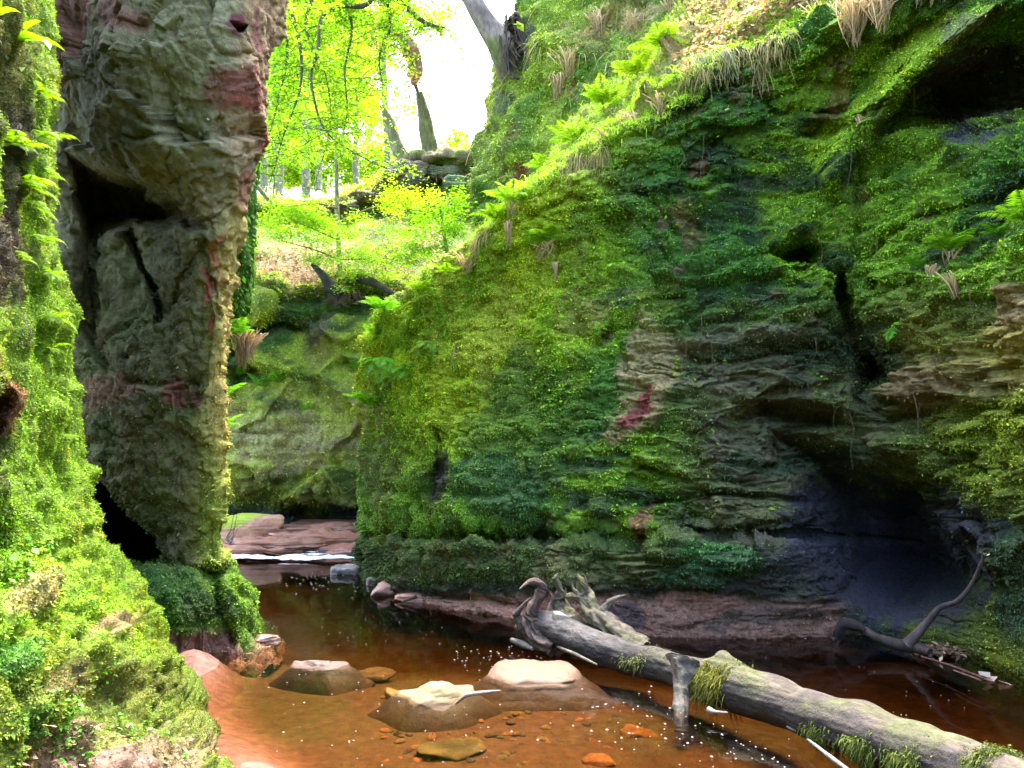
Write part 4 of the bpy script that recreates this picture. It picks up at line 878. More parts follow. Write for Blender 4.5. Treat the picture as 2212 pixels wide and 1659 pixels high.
# rocks at the foot of the big cliff
for k, (px, py, sz, rt_, ca, cb, lb) in enumerate([
    (762, 1238, (.34, .3, .13), .2, (.22, .22, .22), (.10, .10, .11), 'flat grey rock at the tip of the cliff foot by the far pool'),
    (808, 1262, (.26, .24, .12), .8, (.10, .09, .09), (.20, .17, .15), 'dark wet rock between the grey rock and the pink blocks'),
    (848, 1282, (.26, .2, .13), .3, (.38, .22, .17), (.24, .14, .11), 'squarish pink block at the waterline under the mossy cliff'),
    (905, 1296, (.30, .2, .10), .1, (.36, .20, .15), (.26, .15, .12), 'long low pink block right of the squarish one'),
    (1345, 1362, (.26, .2, .17), .4, (.10, .09, .10), (.2, .19, .2), 'dark speckled rock behind the fallen trunk roots'),
    (575, 1384, (.13, .10, .05), .4, (.17, .10, .08), (.10, .06, .05), 'small pink rock at the toe of the left buttress')]):
    stone('rock', PW(px, py), sz, rt_, colmix(ca, cb, 5, 300 + k), lb, 'rock', 300 + k, m=M_WET, strata=.015, sink=.42)
for k, (px, py, d, sz, lb) in enumerate([(590, 1172, 13.9, (1.0, .5, .10), 'long lowest slab of the far rock shelf'), (700, 1158, 14.3, (.95, .5, .09), 'middle slab of the far rock shelf on the right'), (640, 1143, 14.9, (1.1, .5, .08), 'upper slab of the far rock shelf behind the boulder'), (752, 1140, 14.8, (.7, .5, .12), 'short slab of the far rock shelf against the big cliff'), (560, 1186, 13.6, (.8, .3, .06), 'thin wet slab just above the white water')]):
    stone('flat_rock', P(px, py, d), sz, .05 * k - .1, colmix((.27, .125, .085), (.19, .10, .07), 3, 350 + k, (.5, .5, 4)), lb, 'rock', 350 + k, m=M_STONE, strata=.05, sink=.5, rough=.08, faces=[(-.05, -.15, 1, .6), (.6, -.6, .5, .85), (-.6, -.7, .5, .85), (0, .7, .8, .85)], group='slabs of the far rock shelf')
# mossy boulder on the far shelf
def cb_(V):
    C = colmix((.48, .27, .17), (.38, .2, .13), 3, 310)(V); return mixc(C, (.30, .40, .03), sstep(.0, .15, V[:, 2] + .15 * fbm(V, 2, 2, 311) - V[:, 0] * .35 - .02))
stone('boulder', P(535, 1143, 14.6), (.66, .5, .42), 0, cb_, 'rounded boulder with bright moss cap on the far rock shelf', 'boulder', 312, strata=.02, sink=.45)
stone('rock', P(610, 1155, 14.4), (.3, .3, .1), .2, colmix((.44, .25, .16), (.3, .17, .12), 3, 313), 'low bare sandstone step right of the moss capped boulder', 'rock', 313, strata=.02, sink=.5)
for k, (px, py, sz) in enumerate([(668, 1203, (.22, .14, .05)), (575, 1199, (.20, .14, .05)), (735, 1190, (.4, .2, .06))]):
    stone('rock', PW(px, py, .02), sz, .1, colmix((.05, .04, .045), (.09, .07, .06), 5, 320 + k), ['dark block splitting the white water', 'dark wet rock at the left of the white water', 'dark ledge rock at the right of the white water'][k], 'rock', 320 + k, m=M_WET, sink=.4)

# ================================================================== DRIFTWOOD, STICKS, FOAM
def px_tube(mb, pts, rad, cc, **k): return mb.tube([P(*p) for p in pts], rad, cc, **k)
def driftwood():
    root = empty('driftwood', PW(1960, 1395)); tag(root, 'forked dark driftwood branch stranded at the cave mouth on the right', 'driftwood')
    m = MB(); px_tube(m, [(1800,1382,6.9),(1830,1362,6.85),(1862,1360,6.8),(1895,1378,6.7),(1940,1392,6.6),(1975,1396,6.55),(2010,1410,6.4)], [.02,.035,.035,.035,.045,.05,.03], (.055, .045, .042), ns=14, rough=.2); under(m.build('stem', M_BARK), root)
    m = MB(); px_tube(m, [(1960,1392,6.55),(1985,1365,6.5),(2010,1335,6.45),(2032,1312,6.4),(2065,1300,6.3),(2090,1275,6.2),(2112,1235,6.1),(2126,1198,6.0)], [.042,.034,.028,.024,.02,.017,.014,.010], (.085, .07, .068), ns=12, rough=.2); under(m.build('branch', M_BARK), root)
    m = MB(); px_tube(m, [(1810,1378,6.9),(1822,1350,6.85),(1850,1352,6.8),(1868,1362,6.75)], [.04,.05,.04,.02], (.025, .02, .02), ns=12, rough=.3); under(m.build('broken_end', M_BARK), root)
driftwood()
def stick(pts, rad, cc, label, cat='stick', m=M_LOG):
    mb = MB(); px_tube(mb, pts, rad, cc, ns=8, rough=.1); o = mb.build('stick', m, origin=P(*pts[0])); tag(o, label, cat)
stick([(985,1519,5.08),(1010,1502,5.0),(1045,1496,4.98),(1082,1492,4.95)], [.008,.012,.012,.005], (.26, .23, .2), 'bent white stick leaning on the yellow block')
stick([(1105,1382,6.9),(1130,1392,6.75),(1150,1402,6.6)], [.02,.03,.012], (.16, .15, .14), 'short pale stick under the left end of the trunk')
stick([(1205,1398,6.5),(1240,1412,6.25),(1290,1436,5.95)], [.012,.014,.008], (.13, .12, .1), 'straight grey stick floating along the trunk')
stick([(1530,1533,5.02),(1545,1538,4.98),(1572,1540,4.95)], [.022,.012,.006], (.24, .22, .19), 'white stick with a knob end floating under the trunk')
stick([(1700,1570,4.7),(1720,1580,4.65)], [.008,.006], (.2, .18, .16), 'thin pale stick floating below the mossy part of the trunk')
stick([(1745,1598,4.5),(1800,1640,4.2),(1840,1670,4.05)], [.008,.012,.01], (.2, .2, .2), 'dark twig floating in the shadow of the trunk')
stick([(1990,1418,6.3),(2060,1440,5.95),(2150,1475,5.5)], [.006,.009,.006], (.12, .06, .055), 'long reddish stick trailing from the driftwood', m=M_BARK)
stick([(2060,1448,5.85),(2120,1470,5.55)], [.005,.005], (.2, .12, .10), 'short pale red stick beside the long one', m=M_BARK)
stick([(868,1300,9.0),(900,1288,9.05)], [.015,.02], (.07, .05, .04), 'dark stick on the pink blocks at the cliff foot', m=M_BARK)
def flat_leaf(px, py, s, cc, label, n=4, z=.02):
    mb = MB(); r = np.random.default_rng(int(px)); leaves(mb, PW(px, py, z) + r.normal(0, s * .3, (n, 3)) * [1, 1, .3], s, cc, r, .35, .8, .1, -.2); o = mb.build('dead_leaf', M_DRY, smooth=False); tag(o, label, 'leaf')
flat_leaf(2152, 1465, .10, (.55, .42, .36), 'pale curled leaf at the end of the reddish stick', 5)
flat_leaf(2128, 1190, .06, (.75, .68, .6), 'white leaf caught on the tip of the driftwood', 3, z=.9)
bpy.data.objects['dead_leaf.001'].location = tuple(P(2128, 1195, 6.0) - PW(2128, 1190, .9)) if 'dead_leaf.001' in bpy.data.objects else (0, 0, 0)
def litter():
    mb = MB(); r = np.random.default_rng(330)
    q = np.array([PW(2030 + r.normal(0, 28), 1402 + r.normal(0, 6), .02 + abs(r.normal(0, .02))) for _ in range(500)]); leaves(mb, q, .05, (.2, .14, .09), r, .4, .5, .6)
    tag(mb.build('leaf_litter', M_DRY, smooth=False), 'brown leaf litter washed up behind the driftwood', kind='stuff')
    mb = MB(); q = WE.reshape(-1, 3); g = GE.reshape(-1, 3); k = np.where((g[:, 1] > 545) & (g[:, 1] < 640) & (g[:, 2] < 21))[0]; k = r.choice(k, 9000); leaves(mb, q[k] + r.normal(0, .06, (9000, 3)) + [0, -.03, .04], .07, (.24, .155, .09), r, .5, .6, .4)
    tag(mb.build('leaf_litter', M_DRY, smooth=False), 'pale brown leaf litter on the slope above the back wall', kind='stuff')
    mb = MB(); q = WF.reshape(-1, 3); g = GF.reshape(-1, 3); k = np.where((g[:, 0] > 1480) & (g[:, 0] < 1800) & (g[:, 1] < 170 - .6 * (g[:, 0] - 1500)) & (g[:, 2] < 11))[0]; k = r.choice(k, 6000); leaves(mb, q[k] + r.normal(0, .05, (6000, 3)) + [0, -.02, .04], .07, (.46, .32, .2), r, .5, .6, .4)
    tag(mb.build('leaf_litter', M_DRY, smooth=False), 'dry brown leaves on the grassy ridge at the top', kind='stuff')
    mb = MB(); q = WA.reshape(-1, 3); g = GA.reshape(-1, 3); k = np.where((g[:, 0] > 60) & (g[:, 0] < 480) & (g[:, 1] > 1560) & (g[:, 1] < 1760))[0]; k = r.choice(k, 500); leaves(mb, q[k] + [0, 0, .012], .028, (.42, .28, .18), r, .3, .6, .5)
    tag(mb.build('leaf_litter', M_DRY, smooth=False), 'scraps of dry leaf on the bare rock at the bottom left', kind='stuff')
litter()
def foam():
    mb = MB(); r = np.random.default_rng(340)
    def fl(x, y, s):
        p = PW(x, y, .006); n = 7; a = np.linspace(0, 2*pi, n, endpoint=False) + r.random()
        rr = s * .8 * r.uniform(.45, 1, n); ring = np.stack([np.cos(a)*rr, np.sin(a)*rr*1.2, 0*a], 1); up = ring * .7 + [0, 0, s*.35]
        V = np.concatenate([ring, up, [[0, 0, s*.5]]]) + p
        F = [[i, (i+1) % n, n+(i+1) % n, n+i] for i in range(n)] + [[n+i, n+(i+1) % n, n+(i+2) % n, 2*n] for i in range(0, n-1, 2)]
        mb.add(V, F, np.array((.24, .21, .18)))
    for _ in range(45): fl(r.normal(1400, 150), min(1680, r.normal(1560, 45)), r.uniform(.006, .015))
    for _ in range(30): fl(r.uniform(1250, 1560), r.uniform(1480, 1620), r.uniform(.006, .014))
    for _ in range(30): fl(r.normal(1620, 90), r.normal(1630, 22), r.uniform(.005, .011))
    for _ in range(50): fl(r.uniform(560, 1100), r.uniform(1440, 1655), r.uniform(.005, .012))
    for _ in range(70): fl(r.normal(800, 80), r.normal(1340, 34), r.uniform(.004, .009))
    for _ in range(60): fl(r.normal(1080, 60), r.normal(1420, 18), r.uniform(.006, .014))
    for _ in range(50): fl(r.normal(700, 50), r.normal(1255, 14), r.uniform(.01, .02))
    for _ in range(25): fl(r.uniform(1600, 2100), r.uniform(1420, 1560), r.uniform(.004, .008))
    tag(mb.build('foam', M_STONE), 'white flecks of foam drifting on the brown water', kind='stuff')
foam()

def seedlings():
    # broader leaved small plants growing through the moss
    r = np.random.default_rng(390); mb = MB(); q = WF.reshape(-1, 3); g = GF.reshape(-1, 3); nn = nF.reshape(-1, 3)
    cl = sstep(.15, .45, fbm(q, 1.6, 3, 391)); ok = (g[:, 2] < 12.6) & (g[:, 0] > 790) & (g[:, 0] < 2230) & (g[:, 1] > 60) & (g[:, 1] < 1150) & (cl > 0)
    wgt = cl * ok * (1 + 3 * (g[:, 0] < 1350)) * (poly_in(g[:, 0], g[:, 1], CAVE, 10) < .5); k = r.choice(len(q), 9000, p=wgt / wgt.sum())
    leaves(mb, q[k] + nn[k] * .02 + r.normal(0, .012, (9000, 3)), .034, (.22, .42, .03), r, .5, .7, .35, .25)
    tag(mb.build('ground_cover', M_FERN, smooth=False), 'small broad leaved plants growing through the moss of the big cliff', kind='stuff')
    mb = MB(); q = WA.reshape(-1, 3); g = GA.reshape(-1, 3); nn = nA.reshape(-1, 3); cl = sstep(.1, .4, fbm(q, 3, 3, 392)) * (g[:, 1] > 1150) * (g[:, 0] > -60) * (g[:, 0] < 420)
    k = r.choice(len(q), 1500, p=cl / cl.sum()); leaves(mb, q[k] + nn[k] * .012, .016, (.12, .34, .05), r, .5, .8, .3, .2)
    tag(mb.build('ground_cover', M_FERN, smooth=False), 'little round leaved plants on the near left bank', kind='stuff')
    mb = MB(); q = WE.reshape(-1, 3); g = GE.reshape(-1, 3); cl = sstep(-.1, .3, fbm(q, 1.1, 3, 393)) * (g[:, 1] > 440) * (g[:, 1] < 640) * (g[:, 2] < 22)
    k = r.choice(len(q), 9000, p=cl / cl.sum()); leaves(mb, q[k] + r.normal(0, .05, (9000, 3)) + [0, -.04, .08], .07, (.16, .30, .02), r, .5, .6, .35, .1)
    tag(mb.build('ground_cover', M_FERN, smooth=False), 'green undergrowth on the slope above the back wall', kind='stuff')
    # thin dead roots and stems hanging on the rock
    m = MB()
    for i in range(50):
        px, py = r.uniform(850, 2200), r.uniform(200, 900); p = at_surf(WF, GF, px, py) + np.array([0, -.05, 0]); L = r.uniform(.15, .6); a = r.normal(0, .04); b = r.normal(0, .05)
        m.tube([p, p + [a*.4, -.05, -L*.35], p + [a*.6 + b, -.04, -L*.7], p + [a + b, -.02, -L]], [.0026, .0022, .002, .001], (.16, .12, .07), ns=4, per=4)
    tag(m.build('hanging_roots', M_BARK), 'hair thin dead roots hanging down the big cliff', kind='stuff')
seedlings()

# ================================================================== FERNS, TUFTS AND HANGING GRASS
def F_(px, py): return at_surf(WF, GF, px, py)
ferns = [
    ((1172, 545), .42, 7, 'bright fern with dead brown skirt below the ridge, left of centre', (.16, .34, .02), 30), ((1150, 352), .40, 6, 'pale fern on the ridge in front of the upper cliff foot', LIME, 0),
    ((1215, 300), .50, 7, 'fern on the ridge, third from the top', (.22, .40, .03), 0), ((1290, 235), .46, 8, 'big yellow green fern on the ridge, second from the top', (.2, .36, .02), 0), ((1365, 175), .44, 8, 'uppermost big yellow green fern on the ridge', (.24, .38, .02), 0),
    ((1098, 455), .42, 7, 'fern with hanging brown stems on the lower ridge', (.20, .40, .03), 34), ((1055, 480), .34, 6, 'small fern at the foot of the upper cliff', LIME, 0),
    ((835, 690), .42, 6, 'fern leaning out at the left shoulder of the big cliff', (.12, .34, .02), 0), ((838, 790), .55, 5, 'long drooping fern on the nose of the big cliff', (.12, .36, .02), 0), ((872, 800), .42, 5, 'short drooping fern beside the long one on the nose', (.12, .34, .03), 0),
    ((784, 880), .50, 6, 'fern jutting left from the edge of the big cliff', (.14, .40, .01), 0), ((925, 752), .34, 6, 'fern above the dark moss, right of the drooping pair', (.16, .33, .03), 0), ((800, 740), .34, 5, 'small fern at the top of the nose', (.14, .36, .02), 0),
    ((2025, 560), .34, 6, 'bright fern above the hanging roots on the right cliff', (.16, .36, .02), 26), ((2175, 500), .40, 6, 'fern nearest the right edge of the photo', (.16, .38, .02), 0), ((1968, 600), .22, 5, 'little fern left of the hanging roots', (.10, .30, .03), 0), ((2100, 520), .28, 5, 'fern between the hanging roots and the right edge', (.10, .3, .03), 0),
    ((1912, 715), .32, 3, 'lone lime fern hanging above the cave', (.14, .46, .03), 0), ((960, 610), .3, 5, 'fern in the middle of the sloping ridge edge', LIME, 0), ((900, 640), .3, 5, 'fern low on the sloping ridge edge', LIME, 0), ((1425, 130), .45, 7, 'fern among the grass above the dry hanging fringe', (.2, .36, .02), 0),
]
for k, ((px, py), L, nf, lb, cc, sk) in enumerate(ferns):
    hang = 'droop' in lb or 'hanging above' in lb
    fern(F_(px, py) + np.array([0, -.12, .05]), L * 1.15, nf + 2, lb, tuple(.95 * q for q in cc), face=(-.5, -1) if px < 1900 else (-.3, -1), spread=.8 if hang else 1.4, el=.1 if hang else .8, droop=2.0 if hang else 1.5, seed=400 + k, skirt=sk)
for k, (src, px, py, L, lb) in enumerate([(9.9, 512, 728, .45, 'fern tucked behind the left buttress above the dark hollow'), (7.5, 490, 860, .3, 'small fern on the rim of the left buttress, middle height'), (7.5, 486, 930, .3, 'small fern on the rim of the left buttress, lowest'),
        ((WE, GE), 560, 830, .5, 'leafy fern on the back wall, left side'), ((WE, GE), 600, 822, .45, 'leafy fern on the back wall right of its neighbour'), ((WE, GE), 520, 800, .45, 'leafy fern on the back wall nearest the buttress'), ((WE, GE), 655, 880, .3, 'yellow fern tuft alone in the middle of the back wall'), ((WE, GE), 770, 800, .5, 'fern on the back wall next to the nose of the big cliff')]):
    fern((P(px, py, src) if isinstance(src, float) else at_surf(*src, px, py)) + np.array([.0, -.08, .02]), L, 7, lb, (.16, .42, .03), face=(.4, -1), seed=440 + k)
NLAB = ['fern frond just under the strap leaves on the near left wall', 'fern frond beside the bare red rock on the near left wall', 'wide fern frond level with the lower end of the bare red rock', 'drooping fern frond level with the dark hollow of the buttress', 'fern frond on the wall edge just below the dark hollow level',
        'small fern frond on the wall edge above the upright crack', 'small fern on the wall edge level with the middle of the buttress', 'small fern on the wall edge level with the white red patch', 'tiny fern low on the near wall edge above the cave', 'fern frond set inward from the edge, beside the long dark gap', 'uppermost inward fern frond beside the long dark gap', 'lowest inward fern frond on the upper near left wall', 'lowest tiny fern on the near wall edge, close to the low cave']
# near left wall: strap leaved ferns and small fronds along the edge
for k, (px, py, L, nf) in enumerate([(96, 210, .10, 5), (100, 300, .11, 6), (105, 380, .12, 6), (100, 450, .12, 6), (112, 520, .12, 6), (118, 600, .10, 5), (125, 690, .10, 5), (135, 760, .10, 5), (150, 850, .09, 5), (60, 420, .12, 6), (50, 330, .12, 6), (80, 560, .1, 5), (165, 950, .08, 4)]):
    fern(at_surf(WA, GA, px, py) + np.array([.0, -.02, .01]), L * 1.6, nf, NLAB[k], (.17, .32, .012), face=(.8, -.8), spread=1.0, el=.2, droop=1.6, seed=460 + k, group='small ferns on the near left wall')
def hart(px, py, dirs, L, label, seed):
    """strap shaped wavy leaves from one crown"""
    pos = at_surf(WA, GA, px, py) + np.array([0, -.03, 0]); root = empty('strap_fern', pos); tag(root, label, 'fern'); r = np.random.default_rng(seed)
    for (az, el, l) in dirs:
        e = el; q = pos.copy(); n = 14; st = L * l / n; V = []; 
        for i in range(n + 1):
            s = i / n; dv = np.array([cos(az)*cos(e), sin(az)*cos(e), sin(e)]); sd = np.cross(dv, [0, 0, 1.]); sd /= np.linalg.norm(sd); w_ = L * l * .12 * min(1, .35 + 2.5*s) * (1 - s**4) ** .8 * (1 + .12 * sin(i * 2.3)) + .001
            upn = np.cross(sd, dv); V += [q - sd*w_ + upn*w_*.35, q, q + sd*w_ + upn*w_*.35]; q = q + dv * st; e -= 1.2 / n
        V = np.array(V); i = np.arange(n)[:, None] * 3; F = np.concatenate([np.concatenate([i+a, i+a+1, i+a+4, i+a+3], 1) for a in (0, 1)])
        under(mesh_np('leaf', V, F, np.array((.16, .34, .01)) * r.uniform(.8, 1.15), M_FERN), root)
hart(62, 95, [(-.4, .2, 1.0), (.3, .5, .8), (-1.2, .9, .7), (-.1, 1.2, .6)], .26, 'strap leaved fern with the biggest leaves at the top left corner', 480)
hart(30, 60, [(-.8, 1.1, .9), (-.2, .6, .6), (-1.6, .2, .7)], .24, 'strap leaved fern against the left frame edge', 481)
hart(80, 160, [(-.2, -.3, .6), (-1.0, .1, .6), (.2, .1, .5)], .20, 'small strap leaved fern just below the big leaves', 482)

tufts = [
    ((1765, 15), 90, .42, .13, 'pale dry tuft hanging left among the fringe at the top'), ((1815, 10), 90, .50, .12, 'longest pale dry tuft hanging at the top'), ((1870, 20), 90, .46, .12, 'pale dry tuft hanging right of the longest one'), ((1735, 0), 50, .28, .08, 'short pale dry tuft at the left end of the fringe'),
    ((1950, -20), 30, .34, .05, 'thin dry tuft hanging near the moss streak'), ((1990, -30), 30, .36, .05, 'thin dry tuft nearest the upper right'), ((1526, 150), 60, .30, .09, 'grey green tuft hanging over the dark overhang'), ((1560, 140), 60, .34, .06, 'grey green tuft hanging right of its twin'), ((1490, 170), 60, .24, .09, 'short straw tuft at the edge of the overhang'),
    ((1836, 262), 60, .34, .035, 'tan carrot shaped tuft hanging alone on the cliff face'), ((1985, 222), 8, .28, .008, 'single white dead stem hanging in the dark hollow'), ((1418, 215), 60, .26, .10, 'straw tuft on the ridge above the dark face'), ((1350, 262), 50, .26, .09, 'straw tuft on the middle of the ridge'), ((1300, 300), 40, .22, .08, 'lower straw tuft on the ridge'),
    ((1185, 575), 24, .24, .02, 'thin brown stems hanging under the bright fern'), ((2010, 600), 40, .22, .04, 'bundle of brown roots hanging on the right cliff'), ((2060, 610), 30, .22, .05, 'loose pale roots beside the brown bundle'), ((2200, 560), 40, .2, .06, 'tan roots at the right frame edge'), ((1088, 495), 40, .34, .03, 'brown stems hanging at the lower ridge'),
    ((990, 560), 60, .24, .12, 'flattened straw clump on the lower ridge slope')]
for k, ((px, py), n, L, w_, lb) in enumerate(tufts):
    p = F_(px, py) + np.array([0, -.12, .03]); mb = strands(p, n, L, w_, STR if 'grey' not in lb else (.34, .36, .2), 500 + k, width=.009); o = mb.build('dry_grass_tuft', M_DRY, smooth=False, origin=p); tag(o, lb, 'dry tuft', 'dry tufts hanging on the big cliff')
for k, (px, py, n, L, w_, lb) in enumerate([(1270, 20, 60, .5, .14, 'straw tuft high on the upper cliff, right of the bent tree'), (1340, 30, 60, .5, .16, 'straw tuft beside its neighbour high on the upper cliff'), (1210, 110, 50, .5, .14, 'straw tuft halfway up the left part of the upper cliff'), (1180, 160, 50, .5, .12, 'lower straw tuft on the upper cliff'), (1440, -10, 60, .5, .14, 'straw tuft at the top edge, farthest right on the upper cliff')]):
    p = at_surf(WH, GH, px, py) + np.array([0, -.15, 0]); mb = strands(p, n, L, w_, STR, 530 + k, width=.014); tag(mb.build('dry_grass_tuft', M_DRY, smooth=False, origin=p), lb, 'dry tuft', 'straw tufts on the upper cliff')
p = P(532, 722, 9.9); mb = strands(p, 120, .45, .13, (.40, .28, .15), 540, width=.012); mo = mb.build('root_tuft', M_DRY, smooth=False, origin=p); tag(mo, 'brown hanging root clump behind the left buttress', 'root clump')

# grass growing along the ridges (stuff)
def ridge_grass():
    nr = GF.shape[0]; rows = np.arange(nr)[:, None] + 0*GF[..., 0]
    ridge_y = np.interp(GF[..., 0], [c[0] for c in sorted(Fcols)], [c[1] for c in sorted(Fcols)])
    off = GF[..., 1] - ridge_y; top = (WF[..., 2] > 1.5)
    band = (np.exp(-((off - 4) / 16) ** 2) + .8 * (off < 0) * (GF[..., 0] > 1200)) * (GF[..., 2] < 12.5) * (GF[..., 0] > 790) * (GF[..., 0] < 1800)
    up = np.broadcast_to(np.array([-.15, -.6, .8]), WF.shape)
    V, F, C = blades(WF, up, 42000, .13, (.34, .50, .03), (.16, .34, .02), 550, width=.006, up=.5, droop=.9, wgt=band)
    tag(mesh_np('grass', V, F, C, M_FERN, smooth=False), 'bright grass along the ridge of the big cliff', kind='stuff')
    band2 = np.exp(-((off - 18) / 14) ** 2) * (GF[..., 2] < 13) * (GF[..., 0] > 980) * (GF[..., 0] < 1720) * sstep(-.1, .3, fbm(WF, 1.5, 2, 551))
    V, F, C = blades(WF, np.broadcast_to(np.array([-.1, -.9, 0.]), WF.shape), 5000, .09, (.46, .34, .16), (.26, .3, .08), 552, width=.007, up=-.1, droop=1.3, wgt=band2, m=M_DRY)
    tag(mesh_np('dry_grass', V, F, C, M_DRY, smooth=False), 'straw fringe hanging over the ridge of the big cliff', kind='stuff')
    wg = sstep(.0, .4, fbm(WH, 1.0, 3, 553)) * (GH[..., 0] < 1750) * (GH[..., 2] < 14.5) * sstep(420, 150, GH[..., 1]) + .02
    V, F, C = blades(WH, nH * np.sign(-nH[..., 1:2]), 16000, .22, (.42, .40, .12), (.12, .26, .03), 554, width=.008, up=.0, droop=1.1, wgt=wg)
    tag(mesh_np('grass', V, F, C, M_FERN, smooth=False), 'straw coloured grass hanging over the upper cliff', kind='stuff')
    # tops of the far slope
    wg = np.exp(-((GE[..., 2] - 22.3) / .5) ** 2) * (GE[..., 1] < 520) + .002 * (GE[..., 1] < 460)
    V, F, C = blades(WE, np.broadcast_to(np.array([0, 0, 1.]), WE.shape), 9000, .4, (.45, .38, .16), (.25, .42, .04), 555, width=.02, up=.8, droop=.7, wgt=wg)
    tag(mesh_np('grass', V, F, C, M_FERN, smooth=False), 'grass on the lip of the far bank', kind='stuff')
ridge_grass()

# ================================================================== TREES
LEAFC = (.27, .44, .03); LEAFG = (.20, .40, .03)
def tree(pts, rads, clouds, label, bark=(.16, .13, .09), leaf=LEAFC, size=.1, seed=0, cat='tree', group=None, limbs=(), moss=None, name='tree'):
    """pts, clouds in photo x, photo y, distance; clouds: (x, y, d, rx px, ry px, rz px, n)"""
    p = np.array([P(*q) for q in pts]); root = empty(name, p[0]); tag(root, label, cat, group)
    V, F, s = tube(p, rads, ns=20, per=8, seed=seed, rough=.22, rfreq=3)
    C = np.array(bark) * (1 + .6 * fbm(V, 5, 3, seed)[:, None]); 
    if moss: C = mixc(C, moss, sstep(-.1, .3, fbm(V, 3, 3, seed + 2)) * .7)
    under(mesh_np('trunk', V, F, C, M_BARK), root)
    r = np.random.default_rng(seed)
    for lp, lr in limbs:
        V, F, s = tube([P(*q) for q in lp], lr, ns=8, per=6, seed=seed + 1, rough=.15); under(mesh_np('branch', V, F, np.array(bark) * .8, M_BARK), root)
    if clouds:
        mb = MB()
        for k, (x, y, d, rx, ry, rz, n) in enumerate(clouds):
            sc_ = d / FPX; leafcloud(mb, P(x, y, d), (rx*sc_, rz*sc_, ry*sc_), n, size, np.array(leaf) * r.uniform(.8, 1.2), seed*31 + k, flat=.4, clump=1.6 / (rx*sc_) + .6)
            # twigs through the cloud
        under(mb.build('crown', M_LEAF, smooth=False), root)
    return root
# slim trees standing on the wooded plateau beyond the gorge
bgt = [
    ((662, 425, 30), (660, 300, 30), (664, 150, 30), (655, -200, 30), .20, 'grey trunk tree in the wood, left of the slim pale one'),
    ((600, 420, 36), (602, 300, 36), (596, 120, 36), (600, -200, 36), .24, 'pale trunk tree nearest the left buttress'),
    ((688, 410, 42), (690, 300, 42), (695, 160, 42), (690, -150, 42), .18, 'thin far trunk between the grey and the slim pale tree'),
    ((770, 415, 38), (768, 310, 38), (775, 160, 38), (780, -200, 38), .16, 'thin trunk tree right of the slim pale one'),
    ((838, 380, 34), (836, 300, 34), (828, 120, 34), (820, -200, 34), .17, 'trunk tree behind the leaning mossy stump'),
    ((570, 430, 44), (572, 300, 44), (570, 120, 44), (566, -150, 44), .2, 'farthest trunk at the edge of the left buttress')]
for k, (a, b, c, d, r_, lb) in enumerate(bgt):
    x = a[0]; D = a[2]
    tree([a, b, c, d], [r_, r_*.85, r_*.7, r_*.4], [(x, 120, D, 90, 60, 90, 1500), (x - 20, 10, D, 110, 70, 90, 1900), (x + 26, 220, D - 2, 80, 45, 70, 1100), (x, -120, D, 130, 80, 110, 1500), (x - 10, 310, D - 1, 60, 26, 60, 500)], lb, (.17, .16, .13), LEAFC, .13, 600 + k, group='trees in the wood beyond the gorge',
         limbs=[([(x, 300, D), (x + 25, 250, D), (x + 60, 225, D)], [.05, .035, .01]), ([(x, 240, D), (x - 30, 190, D), (x - 55, 170, D)], [.05, .035, .01])])
# far wood
def far_wood():
    mb = MB()
    for k, (x, y, rx, ry, n) in enumerate([(600, 330, 90, 80, 5000), (700, 350, 90, 60, 4500), (790, 360, 70, 40, 2200), (640, 200, 110, 110, 6000), (740, 230, 80, 100, 4200), (600, 60, 100, 100, 4500), (700, 60, 110, 100, 4500), (800, 90, 60, 70, 1500), (560, 200, 60, 200, 3000), (820, 300, 40, 60, 600), (990, 318, 50, 14, 700)]):
        d = 58; s = d / FPX; leafcloud(mb, P(x, y, d), (rx*s, 3, ry*s), n, .34, LEAFC, 650 + k, flat=.6, clump=.5)
    tag(mb.build('forest', M_LEAF, smooth=False), 'sunlit yellow green wood beyond the gorge', kind='stuff')
far_wood()

